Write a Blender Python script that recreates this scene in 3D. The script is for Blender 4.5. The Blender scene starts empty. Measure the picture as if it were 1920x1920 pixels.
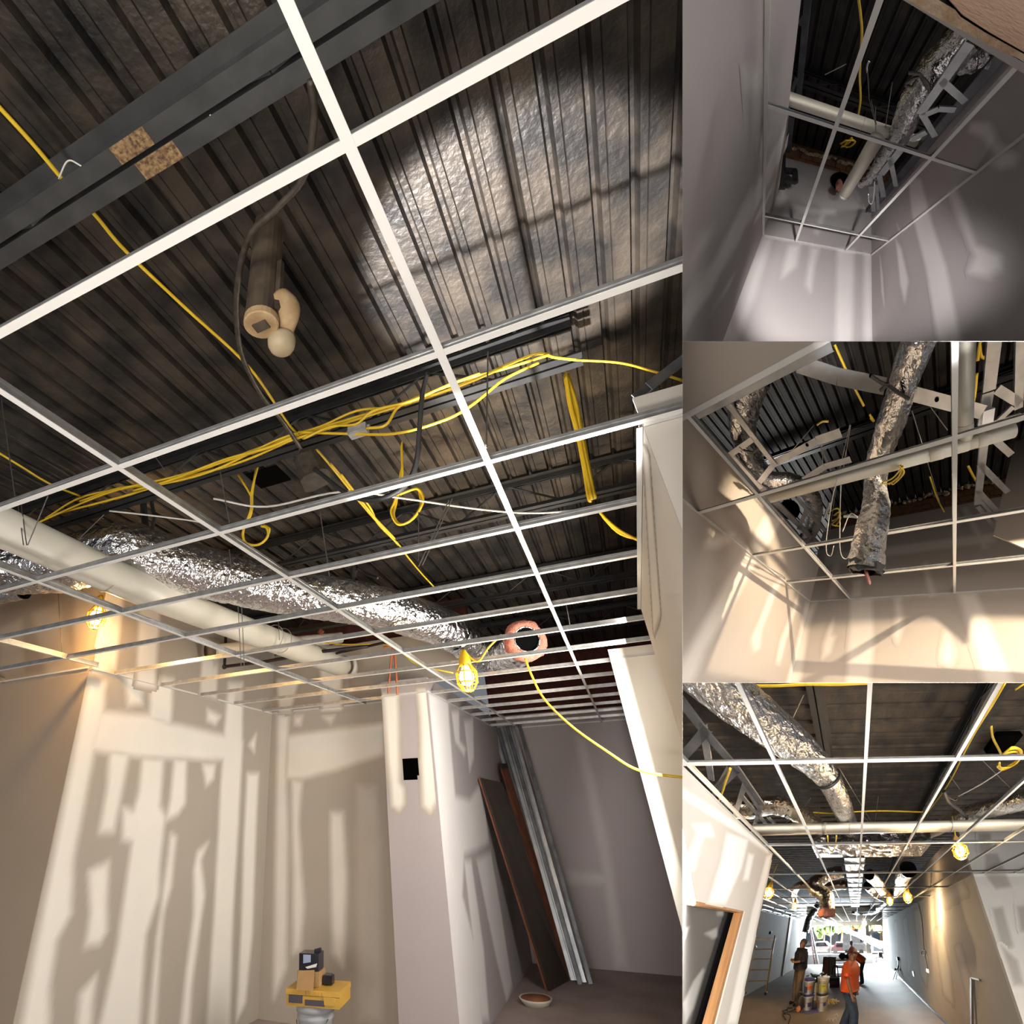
import bpy, bmesh, math, random
import numpy as np
from mathutils import Matrix, Vector

random.seed(7)
rng = np.random.default_rng(7)
SC = bpy.context.scene
COL = SC.collection

# ------------------------------------------------------------------ camera
def axes(yaw, pitch, roll):
    cy, sy, cp, sp, cr, sr = math.cos(yaw), math.sin(yaw), math.cos(pitch), math.sin(pitch), math.cos(roll), math.sin(roll)
    f = np.array([sy * cp, cy * cp, sp]); r = np.array([cy, -sy, 0.0]); u = np.cross(r, f)
    return np.stack([cr * r + sr * u, -sr * r + cr * u, f])

EYE = np.array([0.0, 0.0, 1.85])
FOC = 993.0
PPT = (640.0, 960.0)
RMAIN = axes(-.4465, .5153, -.0197)
cam_data = bpy.data.cameras.new('camera')
cam = bpy.data.objects.new('camera', cam_data)
COL.objects.link(cam)
cam_data.sensor_width = 36.0
cam_data.lens = FOC / 1920 * 36.0
cam_data.shift_x = (960 - PPT[0]) / 1920
cam_data.clip_start = 0.05
cam_data.clip_end = 500
cam.matrix_world = Matrix(((RMAIN[0][0], RMAIN[1][0], -RMAIN[2][0], EYE[0]),
                           (RMAIN[0][1], RMAIN[1][1], -RMAIN[2][1], EYE[1]),
                           (RMAIN[0][2], RMAIN[1][2], -RMAIN[2][2], EYE[2]),
                           (0, 0, 0, 1)))
SC.camera = cam

# ------------------------------------------------------------------ exposure and sky
vs = SC.view_settings
vs.view_transform = 'Standard'
vs.look = 'None'
vs.gamma = 1.0
vs.use_curve_mapping = False
vs.exposure = 0.3
cy_ = SC.cycles
cy_.max_bounces = 4; cy_.diffuse_bounces = 3; cy_.glossy_bounces = 2; cy_.transmission_bounces = 2; cy_.transparent_max_bounces = 6
cy_.adaptive_threshold = .1
world = bpy.data.worlds.new('world')
SC.world = world
world.use_nodes = True
world.node_tree.nodes['Background'].inputs[0].default_value = (0.86, 0.92, 1.0, 1)
world.node_tree.nodes['Background'].inputs[1].default_value = 0.16

# ------------------------------------------------------------------ rooms
# Four rooms of the same building site meet at the camera: the large room the camera stands in, and three
# side rooms (tr: a small room, mr: a corner room, br: the long shop floor) beyond the added dividers.
# Each room has its own floor axes; room coordinates are metres with the origin at eye level.
class Room:
    def __init__(s, name, cx, cy, f, ypr, grid, main=False, unit=1.0):
        s.name, s.c, s.f, s.R, s.H = name, (cx, cy), f, axes(*ypr), grid
        if main:
            s.L = np.eye(3)
        else:
            k = FOC / f
            A = np.array([[1, 0, (cx - PPT[0]) / f], [0, 1, -(cy - PPT[1]) / f], [0, 0, k]])
            s.L = RMAIN.T @ A @ s.R * unit
    def W(s, p):
        return np.asarray(p, float) @ s.L.T + EYE
    def ray(s, x, y):
        return s.R.T @ np.array([(x - s.c[0]) / s.f, -(y - s.c[1]) / s.f, 1.0])
    def at(s, x, y, a, v):
        d = s.ray(x, y)
        return d * (v / d[a])
    def dist(s, x, y, z):              # point at camera depth z
        return s.ray(x, y) * z
    def pxm(s, p):                     # pixels per metre at point p
        return s.f / float(s.R[2] @ np.asarray(p, float))

M = Room('main', 640, 960, 993.0, (-.4465, .5153, -.0197), 1.1315, True)
T = Room('tr', 1600, 320, 367.9, (.2935, .7319, .0698), .88)
N = Room('mr', 1600, 960, 336.9, (-.4459, .8159, .1227), .914)
B = Room('br', 1600, 1600, 314.8, (-.008, .4493, -.0114), 1.048, unit=.87)

def cam_dir(x, y):
    return RMAIN.T @ np.array([(x - PPT[0]) / FOC, -(y - PPT[1]) / FOC, 1.0])

# ------------------------------------------------------------------ daylight and added lights
LIGHTS = []
def area_light(name, loc, target, sx, sy, power, color):
    d = bpy.data.lights.new(name, 'AREA'); d.shape = 'RECTANGLE'; d.size = sx; d.size_y = sy
    d.energy = power; d.color = color
    o = bpy.data.objects.new(name, d); COL.objects.link(o); o.location = loc
    v = Vector(target) - Vector(loc); o.rotation_euler = v.to_track_quat('-Z', 'Y').to_euler()
    return o
def spot_light(name, loc, target, angle, blend, radius, power, color):
    d = bpy.data.lights.new(name, 'SPOT'); d.spot_size = math.radians(angle); d.spot_blend = blend
    d.shadow_soft_size = radius; d.energy = power; d.color = color
    o = bpy.data.objects.new(name, d); COL.objects.link(o); o.location = loc
    v = Vector(target) - Vector(loc); o.rotation_euler = v.to_track_quat('-Z', 'Y').to_euler()
    return o
def point_light(name, loc, radius, power, color):
    d = bpy.data.lights.new(name, 'POINT'); d.shadow_soft_size = radius; d.energy = power; d.color = color
    o = bpy.data.objects.new(name, d); COL.objects.link(o); o.location = loc
    return o
area_light('daylight_shopfront', (0.5, -5.5, 1.3), (-1.2, 4.5, 1.9), 7, 2.6, 260, (1.0, .95, .87))
area_light('daylight_floor_bounce', (-.3, -1.6, .15), (-.5, 2.2, 3.0), 4.5, 2.5, 60, (1.0, .95, .88))
area_light('daylight_side_opening', (.20, 4.6, 1.75), (-4.0, 4.5, 1.8), 1.1, 2.6, 180, (1.0, .95, .87))
spot_light('added_deck_glare', (-1.0, 1.8, .2), M.W(M.at(960, 500, 2, 2.3)), 21, .3, .06, 3600, (1.0, .97, .95))  # added floor-level spot that makes the deck glare; no such source is seen
spot_light('added_deck_warm', (-1.2, 2.6, .2), M.W(M.at(930, 830, 2, 2.3)), 34, .8, .1, 1300, (1.0, .84, .60))  # second added spot, warms and brightens the deck without a real source
area_light('daylight_side', (8.0, -2.0, 2.0), (9.0, 8.0, 4.5), 4, 3.0, 360, (1.0, .95, .90))
spot_light('sun_corner_room', N.W((1.9, .95, 1.75)), N.W((-.9, 1.8, .4)), 80, .3, .03, 520, (1.0, .82, .58))
spot_light('daylight_small_room', T.W((.45, -.12, .05)), T.W(T.at(1556, 540, 1, 2.38)), 15, .7, .05, 6500, (1.0, .98, .96))
area_light('fill_small_room_low', T.W((.5, .1, -.8)), T.W((.5, .5, 1.0)), .7, .7, 130, (1.0, .93, .86))  # unseen fill lamp added below to brighten pipe undersides and the timber header
area_light('fill_shop_side', B.W((4.6, .7, -.7)), B.W((-1.5, 7.0, -.8)), 3.0, 3.0, 220, (1.0, .92, .82))  # unseen fill lamp added out of frame to brighten the shop
area_light('daylight_street', B.W((-1, 16.6, -.4)), B.W((-1, 8, -.6)), 5.0, 2.4, 3200, (.80, .92, 1.0))
area_light('daylight_car_park', B.W((0, 28, 14)), B.W((0, 27, -2)), 30, 30, 130000, (1.0, .98, .95))
spot_light('fill_shop_rear', B.W((.5, -.12, -.05)), B.W((1.9, 4.0, .4)), 46, .6, .25, 3200, (1.0, .95, .88))  # unseen spot added beside the camera to brighten the end wall

# ------------------------------------------------------------------ materials
def new_mat(name):
    m = bpy.data.materials.new(name); m.use_nodes = True
    nt = m.node_tree; b = nt.nodes['Principled BSDF']
    return m, nt, b
def N_(nt, t, **kw):
    n = nt.nodes.new(t)
    for k, v in kw.items(): setattr(n, k, v)
    return n
def mat(name, c1, c2=None, scale=8, rough=.6, metal=0, bump=0, bscale=None, detail=4, spec=None, lo=.35, hi=.65, stretch=None, emit=None):
    m, nt, b = new_mat(name)
    b.inputs['Roughness'].default_value = rough; b.inputs['Metallic'].default_value = metal
    if spec is not None: b.inputs['Specular IOR Level'].default_value = spec
    co = N_(nt, 'ShaderNodeAttribute'); co.attribute_name = 'rco'; src = co.outputs['Vector']
    if stretch:
        mp = N_(nt, 'ShaderNodeMapping'); mp.inputs['Scale'].default_value = stretch
        nt.links.new(src, mp.inputs[0]); src = mp.outputs[0]
    if c2 is None: c2 = tuple(x * .82 for x in c1)
    no = N_(nt, 'ShaderNodeTexNoise'); no.inputs['Scale'].default_value = scale; no.inputs['Detail'].default_value = detail
    nt.links.new(src, no.inputs[0])
    rp = N_(nt, 'ShaderNodeValToRGB')
    rp.color_ramp.elements[0].position = lo; rp.color_ramp.elements[1].position = hi
    rp.color_ramp.elements[0].color = (*c1, 1); rp.color_ramp.elements[1].color = (*c2, 1)
    nt.links.new(no.outputs[0], rp.inputs[0]); nt.links.new(rp.outputs[0], b.inputs['Base Color'])
    if bump:
        n2 = N_(nt, 'ShaderNodeTexNoise'); n2.inputs['Scale'].default_value = bscale or scale * 4; n2.inputs['Detail'].default_value = 3
        nt.links.new(src, n2.inputs[0])
        bp = N_(nt, 'ShaderNodeBump'); bp.inputs['Strength'].default_value = bump; bp.inputs['Distance'].default_value = .05 if metal > .8 and bump > .5 else .02
        nt.links.new(n2.outputs[0], bp.inputs['Height']); nt.links.new(bp.outputs[0], b.inputs['Normal'])
    if emit:
        b.inputs['Emission Color'].default_value = (*emit[0], 1); b.inputs['Emission Strength'].default_value = emit[1]
    return m
def drywall(name, paper, mud, pn=.06):
    m, nt, b = new_mat(name)
    b.inputs['Roughness'].default_value = .85; b.inputs['Specular IOR Level'].default_value = .25
    at = N_(nt, 'ShaderNodeAttribute'); at.attribute_name = 'mask'
    co = N_(nt, 'ShaderNodeAttribute'); co.attribute_name = 'rco'
    no = N_(nt, 'ShaderNodeTexNoise'); no.inputs['Scale'].default_value = 3.0; no.inputs['Detail'].default_value = 6
    nt.links.new(co.outputs['Vector'], no.inputs[0])
    mm = N_(nt, 'ShaderNodeMath', operation='MULTIPLY_ADD')
    nt.links.new(no.outputs[0], mm.inputs[0]); mm.inputs[1].default_value = .35; mm.inputs[2].default_value = -.175
    ad = N_(nt, 'ShaderNodeMath', operation='MULTIPLY_ADD'); ad.use_clamp = True
    nt.links.new(mm.outputs[0], ad.inputs[0])
    # noise only frays the edge of a patch: mask*(1-mask)*4
    om = N_(nt, 'ShaderNodeMath', operation='SUBTRACT'); om.inputs[0].default_value = 1; nt.links.new(at.outputs['Fac'], om.inputs[1])
    pm = N_(nt, 'ShaderNodeMath', operation='MULTIPLY'); nt.links.new(at.outputs['Fac'], pm.inputs[0]); nt.links.new(om.outputs[0], pm.inputs[1])
    p4 = N_(nt, 'ShaderNodeMath', operation='MULTIPLY'); nt.links.new(pm.outputs[0], p4.inputs[0]); p4.inputs[1].default_value = 4
    nt.links.new(p4.outputs[0], ad.inputs[1]); nt.links.new(at.outputs['Fac'], ad.inputs[2])
    mx = N_(nt, 'ShaderNodeMix', data_type='RGBA')
    mx.inputs[6].default_value = (*paper, 1); mx.inputs[7].default_value = (*mud, 1)
    nt.links.new(ad.outputs[0], mx.inputs[0])
    n2 = N_(nt, 'ShaderNodeTexNoise'); n2.inputs['Scale'].default_value = 1.6; n2.inputs['Detail'].default_value = 5
    nt.links.new(co.outputs['Vector'], n2.inputs[0])
    mr = N_(nt, 'ShaderNodeMapRange'); mr.inputs[3].default_value = 1 - pn; mr.inputs[4].default_value = 1 + pn
    nt.links.new(n2.outputs[0], mr.inputs[0])
    m2 = N_(nt, 'ShaderNodeMix', data_type='RGBA', blend_type='MULTIPLY'); m2.inputs[0].default_value = 1
    nt.links.new(mx.outputs[2], m2.inputs[6]); nt.links.new(mr.outputs[0], m2.inputs[7])
    nt.links.new(m2.outputs[2], b.inputs['Base Color'])
    return m

MT = {}
MT['deck'] = mat('painted_deck', (.022, .020, .019), (.085, .068, .052), 5, .42, .35, .25, 30, lo=.38, hi=.72)
MT['deck_side'] = mat('deck_side_rooms', (.018, .015, .014), (.05, .038, .03), 5, .85, 0, .25, 30, lo=.38, hi=.72)
MT['deck_brown'] = mat('deck_brown', (.022, .017, .013), (.075, .052, .032), 6, .8, 0, .25, 30, lo=.35, hi=.7)
MT['joist'] = mat('joist_black', (.006, .006, .007), (.014, .014, .014), 9, .6, 0)
MT['joist_grey'] = mat('joist_grey', (.040, .042, .042), (.060, .062, .062), 9, .55, .1)
MT['rust'] = mat('rusty_primer', (.36, .24, .11), (.10, .05, .03), 70, .85, 0, .4, 60)
MT['tee'] = mat('tee_white', (.80, .79, .76), (.76, .75, .72), 4, .45)
MT['tee_web'] = mat('tee_steel', (.55, .55, .55), (.42, .42, .42), 20, .35, .75)
MT['angle'] = mat('wall_angle', (.70, .69, .66), (.62, .61, .58), 5, .5)
MT['dry'] = drywall('drywall_main', (.40, .355, .30), (.78, .745, .68))
MT['dry_glow_tint'] = drywall('drywall_glow_tint', (.40, .32, .245), (.66, .56, .44))  # warm lamp glow put into the paper and compound colours
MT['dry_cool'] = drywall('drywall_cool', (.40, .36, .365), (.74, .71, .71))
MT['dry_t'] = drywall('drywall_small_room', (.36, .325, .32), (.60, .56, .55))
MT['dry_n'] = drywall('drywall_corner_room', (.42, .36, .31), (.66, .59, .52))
MT['dry_b'] = drywall('drywall_shop', (.52, .49, .45), (.78, .77, .74))
MT['concrete'] = mat('concrete_floor', (.36, .29, .275), (.27, .21, .20), 2.2, .75, 0, .15, 40)
MT['divider'] = mat('divider_board', (.30, .29, .28), (.27, .26, .25), 2, .9)
MT['foil'] = mat('duct_foil', (.92, .92, .94), (.82, .81, .82), 6, .21, 1.0, .8, 17)
MT['foil_warm'] = mat('duct_foil_warm', (.92, .84, .74), (.82, .72, .60), 6, .25, 1.0, .8, 17)  # foil copy with a warm glow put into its colour
MT['pvc'] = mat('pvc_cream', (.74, .70, .60), (.68, .64, .54), 3, .4)
MT['pvc_band'] = mat('pvc_band', (.45, .43, .38), None, 5, .5)
MT['yellow'] = mat('yellow_cable', (.80, .55, .03), (.70, .45, .02), 12, .45)
MT['orange_cable'] = mat('orange_cable', (.62, .17, .06), None, 12, .5)
MT['white_cable'] = mat('white_cable', (.72, .70, .66), None, 12, .5)
MT['black'] = mat('black_rubber', (.015, .014, .014), (.025, .024, .024), 10, .55)
MT['conduit'] = mat('flex_conduit', (.10, .085, .065), (.06, .05, .04), 30, .5, .5)
MT['wire'] = mat('hanger_wire', (.30, .29, .28), None, 10, .4, .8)
MT['galv'] = mat('galvanised_steel', (.50, .52, .55), (.36, .38, .41), 7, .38, .85, .1, 20)
MT['galv_dark'] = mat('galvanised_dark', (.18, .19, .21), (.10, .105, .12), 7, .45, .6)
MT['pink'] = mat('pink_insulation', (.60, .24, .17), (.45, .16, .11), 25, .95, 0, .8, 80)
MT['wood'] = mat('raw_timber', (.42, .22, .09), (.30, .14, .05), 3, .75, 0, .2, 30, stretch=(6, 6, .6))
MT['wood_pale'] = mat('pale_timber', (.72, .52, .38), (.58, .38, .26), 3, .8, 0, .3, 40, stretch=(1, 6, 6))
MT['brown_board'] = mat('dark_brown_panel', (.055, .038, .028), (.035, .024, .018), 4, .45, stretch=(12, 12, .5))
MT['orange_board'] = mat('orange_brown_board', (.26, .09, .04), (.17, .055, .025), 6, .6)
MT['brick'] = mat('brown_brickwork', (.30, .13, .05), (.22, .09, .035), 9, .85, 0, .3, 40)
MT['mortar'] = mat('crumbled_mortar', (.62, .47, .33), (.45, .30, .18), 20, .9, 0, .5, 60)
MT['redbrick'] = mat('dark_red_brick', (.10, .025, .018), (.06, .016, .012), 9, .9)
MT['darkvoid'] = mat('dark_opening', (.004, .004, .004), None, 5, 1.0, spec=0)
MT['steel_box'] = mat('steel_box', (.62, .62, .62), (.5, .5, .5), 20, .35, .5)
MT['pipe_brown'] = mat('old_brown_pipe', (.10, .075, .05), (.045, .033, .025), 10, .55)
MT['pipe_tan'] = mat('tan_pipe_end', (.52, .37, .20), (.34, .22, .11), 14, .6)
MT['iron'] = mat('black_iron_pipe', (.03, .02, .018), None, 8, .5, .3)

MT['concrete_b'] = mat('shop_concrete', (.30, .245, .20), (.22, .18, .15), 1.2, .55, 0, .1, 30)
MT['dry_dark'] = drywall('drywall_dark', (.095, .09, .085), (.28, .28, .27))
MT['dry_b_inv'] = drywall('drywall_shop_paper', (.78, .77, .74), (.48, .46, .43))
MT['pilaster'] = mat('grey_pilaster', (.40, .37, .33), None, 3, .6)
MT['bulk_grey'] = mat('grey_sill_wall', (.34, .34, .35), None, 3, .7)
MT['alu'] = mat('aluminium_frame', (.45, .46, .48), None, 5, .4, .6)
MT['asphalt'] = mat('pale_asphalt', (.55, .55, .55), (.48, .48, .48), 3, .9)
MT['leaf_green'] = mat('green_leaves', (.28, .42, .12), (.18, .30, .08), 3, .8)
MT['leaf_red'] = mat('red_leaves', (.55, .22, .12), (.40, .15, .08), 3, .8)
MT['leaf_yellow'] = mat('yellow_leaves', (.52, .50, .16), (.38, .40, .12), 3, .8)
MT['car_red'] = mat('red_car_paint', (.55, .04, .06), None, 3, .3)
MT['van_white'] = mat('white_van_paint', (.85, .85, .85), None, 3, .3)
MT['car_blue'] = mat('blue_car_paint', (.35, .50, .65), None, 3, .3)
MT['glass_dark'] = mat('dark_car_glass', (.04, .05, .06), None, 3, .1)
def make_glass():
    m, nt, b = new_mat('window_glass')
    nt.nodes.remove(b); out = nt.nodes['Material Output']
    tr = N_(nt, 'ShaderNodeBsdfTransparent'); gl = N_(nt, 'ShaderNodeBsdfGlossy'); gl.inputs['Roughness'].default_value = .02
    mx = N_(nt, 'ShaderNodeMixShader'); mx.inputs[0].default_value = .015
    nt.links.new(tr.outputs[0], mx.inputs[1]); nt.links.new(gl.outputs[0], mx.inputs[2]); nt.links.new(mx.outputs[0], out.inputs[0])
    return m
MT['glass'] = make_glass()
MT['pilaster_dark'] = mat('brown_steel', (.16, .12, .09), None, 6, .5)
# ------------------------------------------------------------------ mesh builder
def nrm(v):
    v = np.asarray(v, float); n = np.linalg.norm(v)
    return v / n if n > 1e-12 else v
def frame(d, up=(0, 0, 1)):
    d = nrm(d); up = np.asarray(up, float)
    if abs(d @ nrm(up)) > .98: up = np.array([1.0, 0, 0]) if abs(d[0]) < .9 else np.array([0, 1.0, 0])
    s = nrm(np.cross(d, up)); u = np.cross(s, d)
    return s, u
class MB:
    def __init__(s): s.v = []; s.f = []; s.k = []
    def add(s, vs_, fs, mask=0.0):
        o = len(s.v); s.v += [tuple(map(float, p)) for p in vs_]
        s.f += [tuple(i + o for i in f) for f in fs]
        s.k += list(mask) if hasattr(mask, '__len__') else [mask] * len(vs_)
        return s
    def box(s, x0, x1, y0, y1, z0, z1, mask=0.0):
        v = [(x, y, z) for z in (z0, z1) for y in (y0, y1) for x in (x0, x1)]
        return s.add(v, [(0, 2, 3, 1), (4, 5, 7, 6), (0, 1, 5, 4), (2, 6, 7, 3), (0, 4, 6, 2), (1, 3, 7, 5)], mask)
    def beam(s, p, q, w, h, up=(0, 0, 1), off=(0, 0)):
        return s.profile(p, q, [(-w / 2 + off[0], -h / 2 + off[1]), (w / 2 + off[0], -h / 2 + off[1]), (w / 2 + off[0], h / 2 + off[1]), (-w / 2 + off[0], h / 2 + off[1])], up)
    def profile(s, p, q, poly, up=(0, 0, 1)):
        p = np.asarray(p, float); q = np.asarray(q, float)
        sd, u = frame(q - p, up); n = len(poly)
        v = [p + sd * a + u * b for a, b in poly] + [q + sd * a + u * b for a, b in poly]
        return s.add(v, [tuple(range(n - 1, -1, -1)), tuple(range(n, 2 * n))] + [(i, (i + 1) % n, n + (i + 1) % n, n + i) for i in range(n)])
    def tube(s, pts, r, n=8, caps=True, flat=None):
        pts = [np.asarray(p, float) for p in pts]; m = len(pts)
        rr = r if hasattr(r, '__len__') else [r] * m
        v = []; pu = None
        for i in range(m):
            d = nrm(pts[min(i + 1, m - 1)] - pts[max(i - 1, 0)])
            if pu is None: sd, u = frame(d)
            else:
                u = nrm(pu - d * (pu @ d)); sd = np.cross(d, u)
            pu = u
            for j in range(n):
                a = 2 * math.pi * j / n
                rad = rr[i] if not hasattr(rr[i], '__len__') else rr[i][j]
                v.append(pts[i] + (sd * math.cos(a) + u * math.sin(a)) * rad)
        f = [(i * n + j, i * n + (j + 1) % n, (i + 1) * n + (j + 1) % n, (i + 1) * n + j) for i in range(m - 1) for j in range(n)]
        if caps: f += [tuple(range(n - 1, -1, -1)), tuple(range((m - 1) * n, m * n))]
        return s.add(v, f)
    def lathe(s, c, axis, prof, n=20, closed=False):
        c = np.asarray(c, float); d = nrm(axis); sd, u = frame(d); v = []
        for r, h in prof:
            for j in range(n):
                a = 2 * math.pi * j / n
                v.append(c + d * h + (sd * math.cos(a) + u * math.sin(a)) * r)
        m = len(prof)
        f = [(i * n + j, i * n + (j + 1) % n, (i + 1) * n + (j + 1) % n, (i + 1) * n + j) for i in range(m - 1) for j in range(n)]
        if closed: f += [((m - 1) * n + j, (m - 1) * n + (j + 1) % n, (j + 1) % n, j) for j in range(n)]
        else: f += [tuple(range(n - 1, -1, -1)), tuple(range((m - 1) * n, m * n))]
        return s.add(v, f)
    def prism(s, pts, off, mask=0.0):
        pts = [np.asarray(p, float) for p in pts]; off = np.asarray(off, float); n = len(pts)
        return s.add(pts + [p + off for p in pts], [tuple(range(n)), tuple(range(2 * n - 1, n - 1, -1))] + [(i, n + i, n + (i + 1) % n, (i + 1) % n) for i in range(n)], mask)
    def ball(s, c, r, n=10, m=7, sc=(1, 1, 1)):
        c = np.asarray(c, float); v = []
        for i in range(m + 1):
            t = math.pi * i / m
            for j in range(n):
                a = 2 * math.pi * j / n
                v.append(c + np.array([math.sin(t) * math.cos(a) * sc[0], math.sin(t) * math.sin(a) * sc[1], math.cos(t) * sc[2]]) * r)
        return s.add(v, [(i * n + j, (i + 1) * n + j, (i + 1) * n + (j + 1) % n, i * n + (j + 1) % n) for i in range(m) for j in range(n)])

def curve(pts, n=6):                     # Catmull-Rom through points
    P = [np.asarray(p, float) for p in pts]
    P = [2 * P[0] - P[1]] + P + [2 * P[-1] - P[-2]]
    out = []
    for i in range(1, len(P) - 2):
        for k in range(n):
            t = k / n; a, b, c, d = P[i - 1:i + 3]
            out.append(.5 * (2 * b + (c - a) * t + (2 * a - 5 * b + 4 * c - d) * t * t + (3 * b - a - 3 * c + d) * t ** 3))
    out.append(P[-2]); return out

ROOM_OF = {}
def setp(o, label=None, cat=None, group=None, kind=None):
    if label: o['label'] = label
    if cat: o['category'] = cat
    if group: o['group'] = group
    if kind: o['kind'] = kind
    return o
def thing(rm, name, base, label, cat, group=None, kind=None):
    o = bpy.data.objects.new(name, None); COL.objects.link(o)
    o.location = rm.W(base); o.empty_display_size = .1
    ROOM_OF[o.name] = rm
    return setp(o, label, cat, group, kind)
def build(rm, mb, name, m, parent=None, base=None, smooth=False, label=None, cat=None, group=None, kind=None, mapped=False):
    V = np.array(mb.v, float)
    Wv = V if mapped else rm.W(V)
    chain = np.zeros(3); p = parent
    while p is not None: chain = chain + np.array(p.location); p = p.parent
    loc = np.zeros(3) if (parent is not None) else (rm.W(base) if base is not None else np.array([Wv[:, 0].mean(), Wv[:, 1].mean(), Wv[:, 2].min()]))
    me = bpy.data.meshes.new(name)
    me.from_pydata((Wv - chain - loc).tolist(), [], mb.f)
    at = me.attributes.new('mask', 'FLOAT', 'POINT'); at.data.foreach_set('value', mb.k)
    at = me.attributes.new('rco', 'FLOAT_VECTOR', 'POINT'); at.data.foreach_set('vector', V.ravel())
    if smooth: me.polygons.foreach_set('use_smooth', [True] * len(me.polygons))
    me.materials.append(MT[m] if isinstance(m, str) else m)
    me.update()
    o = bpy.data.objects.new(name, me); COL.objects.link(o)
    o.location = loc
    if parent is not None: o.parent = parent
    ROOM_OF[o.name] = rm
    return setp(o, label, cat, group, kind)

def chaikin(P, n=2):
    for _ in range(n):
        Q = []
        for i in range(len(P)):
            a, b = P[i], P[(i + 1) % len(P)]
            Q += [a * .75 + b * .25, a * .25 + b * .75]
        P = Q
    return P
MUD_N = {}
def mud(rm, wall, a, v, polys, soft=.03, m='dry', lift=.0015, name='joint_compound', strength=1.0, face=None, span=None):
    """joint compound smeared on a wall plane (axis a at value v): one thin raised skin with feathered edges"""
    sgn = face if face is not None else (-1 if v > 0 else 1)
    MUD_N[wall.name] = MUD_N.get(wall.name, 0) + 1; lift = lift * MUD_N[wall.name]
    ax = [i for i in range(3) if i != a]
    A = [np.array([rm.at(x, y, a, v)[ax] for x, y in q]) for q in polys]
    lo = np.min([q.min(0) for q in A], 0) - soft
    if span is not None: lo[0] = max(lo[0], span[0])
    hi = np.max([q.max(0) for q in A], 0) + soft
    cell = max(soft * .55, .012, float(np.max(hi - lo)) / 170)
    nx, ny = [int(math.ceil(d / cell)) + 1 for d in (hi - lo)]
    gx, gy = np.meshgrid(lo[0] + np.arange(nx) * cell, lo[1] + np.arange(ny) * cell, indexing='ij')
    mask = np.zeros((nx, ny))
    for q in A:
        ins = np.zeros((nx, ny), bool); d2 = np.full((nx, ny), 1e9)
        for i in range(len(q)):
            (x0, y0), (x1, y1) = q[i], q[(i + 1) % len(q)]
            dx, dy = x1 - x0, y1 - y0; L2 = dx * dx + dy * dy + 1e-12
            t = np.clip(((gx - x0) * dx + (gy - y0) * dy) / L2, 0, 1)
            d2 = np.minimum(d2, (gx - x0 - t * dx) ** 2 + (gy - y0 - t * dy) ** 2)
            if abs(dy) > 1e-9: ins ^= ((y0 > gy) != (y1 > gy)) & (gx < x0 + (gy - y0) * dx / dy)
        sd = np.sqrt(d2) * np.where(ins, 1, -1)
        mask = np.maximum(mask, np.clip(.5 + sd / (1.6 * soft), 0, 1))
    mask *= strength
    keep = (mask[:-1, :-1] > .004) | (mask[1:, :-1] > .004) | (mask[:-1, 1:] > .004) | (mask[1:, 1:] > .004)
    if span is not None: keep &= (gx[:-1, :-1] >= span[0]) & (gx[1:, 1:] <= span[1])
    used = np.zeros((nx, ny), bool); used[:-1, :-1] |= keep; used[1:, :-1] |= keep; used[:-1, 1:] |= keep; used[1:, 1:] |= keep
    if not keep.any(): return None
    ids = -np.ones((nx, ny), int); ids[used] = np.arange(used.sum())
    V = np.zeros((int(used.sum()), 3)); V[:, ax[0]] = gx[used]; V[:, ax[1]] = gy[used]; V[:, a] = v + sgn * lift
    ii, jj = np.nonzero(keep)
    F = np.stack([ids[ii, jj], ids[ii + 1, jj], ids[ii + 1, jj + 1], ids[ii, jj + 1]], 1)
    mb = MB(); mb.add(V, F.tolist(), mask[used].tolist())
    return build(rm, mb, name, m, wall)

def tee_profile(w=.024, h=.038, b=.006):
    return None
def add_tee(rm, parent, p, q, name, w=.024, h=.036):
    p = np.asarray(p, float); q = np.asarray(q, float)
    if name == 'cross_tee': p = p + [0, 0, .0012]; q = q + [0, 0, .0012]
    mb = MB(); mb.profile(p, q, [(-w / 2, 0), (w / 2, 0), (w / 2, .0025), (-w / 2, .0025)])
    o = build(rm, mb, name, 'tee', parent)
    mb = MB(); mb.profile(p, q, [(-.0015, .0025), (.0015, .0025), (.0015, h - .012), (.004, h - .012), (.004, h), (-.004, h), (-.004, h - .012), (-.0015, h - .012)])
    build(rm, mb, 'tee_web', 'tee_web', o)
    return o
def deck(rm, parent, x0, x1, y0, y1, z, pitch=.152, along='y', m='deck', sheet=6, dep=.04, phase=0.0):
    """profiled roof sheets, each sheet with `sheet` ribs; ribs run along y (or x)"""
    a0, a1 = (x0, x1) if along == 'y' else (y0, y1)
    b0, b1 = (y0, y1) if along == 'y' else (x0, x1)
    n = int(math.ceil((a1 - a0) / (pitch * sheet)))
    for k in range(n):
        s0 = a0 + phase + k * pitch * sheet
        pr = []
        for i in range(sheet):
            u = s0 + i * pitch
            pr += [(u, dep), (u + .010, dep), (u + .022, 0), (u + .050, 0), (u + .053, .006), (u + .056, 0), (u + .132, 0), (u + .144, dep)]
        pr += [(s0 + sheet * pitch, dep), (s0 + sheet * pitch + .02, dep)]
        lift = .002 * (k % 2)
        mb = MB(); m_ = len(pr); v = []
        for b in (b0, b1):
            for t in (0, .003):
                v += [((u, b, z + d + t + lift) if along == 'y' else (b, u, z + d + t + lift)) for u, d in pr]
        f = []
        for i in range(m_ - 1):
            f += [(i, i + 1, 2 * m_ + i + 1, 2 * m_ + i), (m_ + i + 1, m_ + i, 3 * m_ + i, 3 * m_ + i + 1)]
        mb.add(v, f); build(rm, mb, 'deck_sheet', m, parent)
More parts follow.
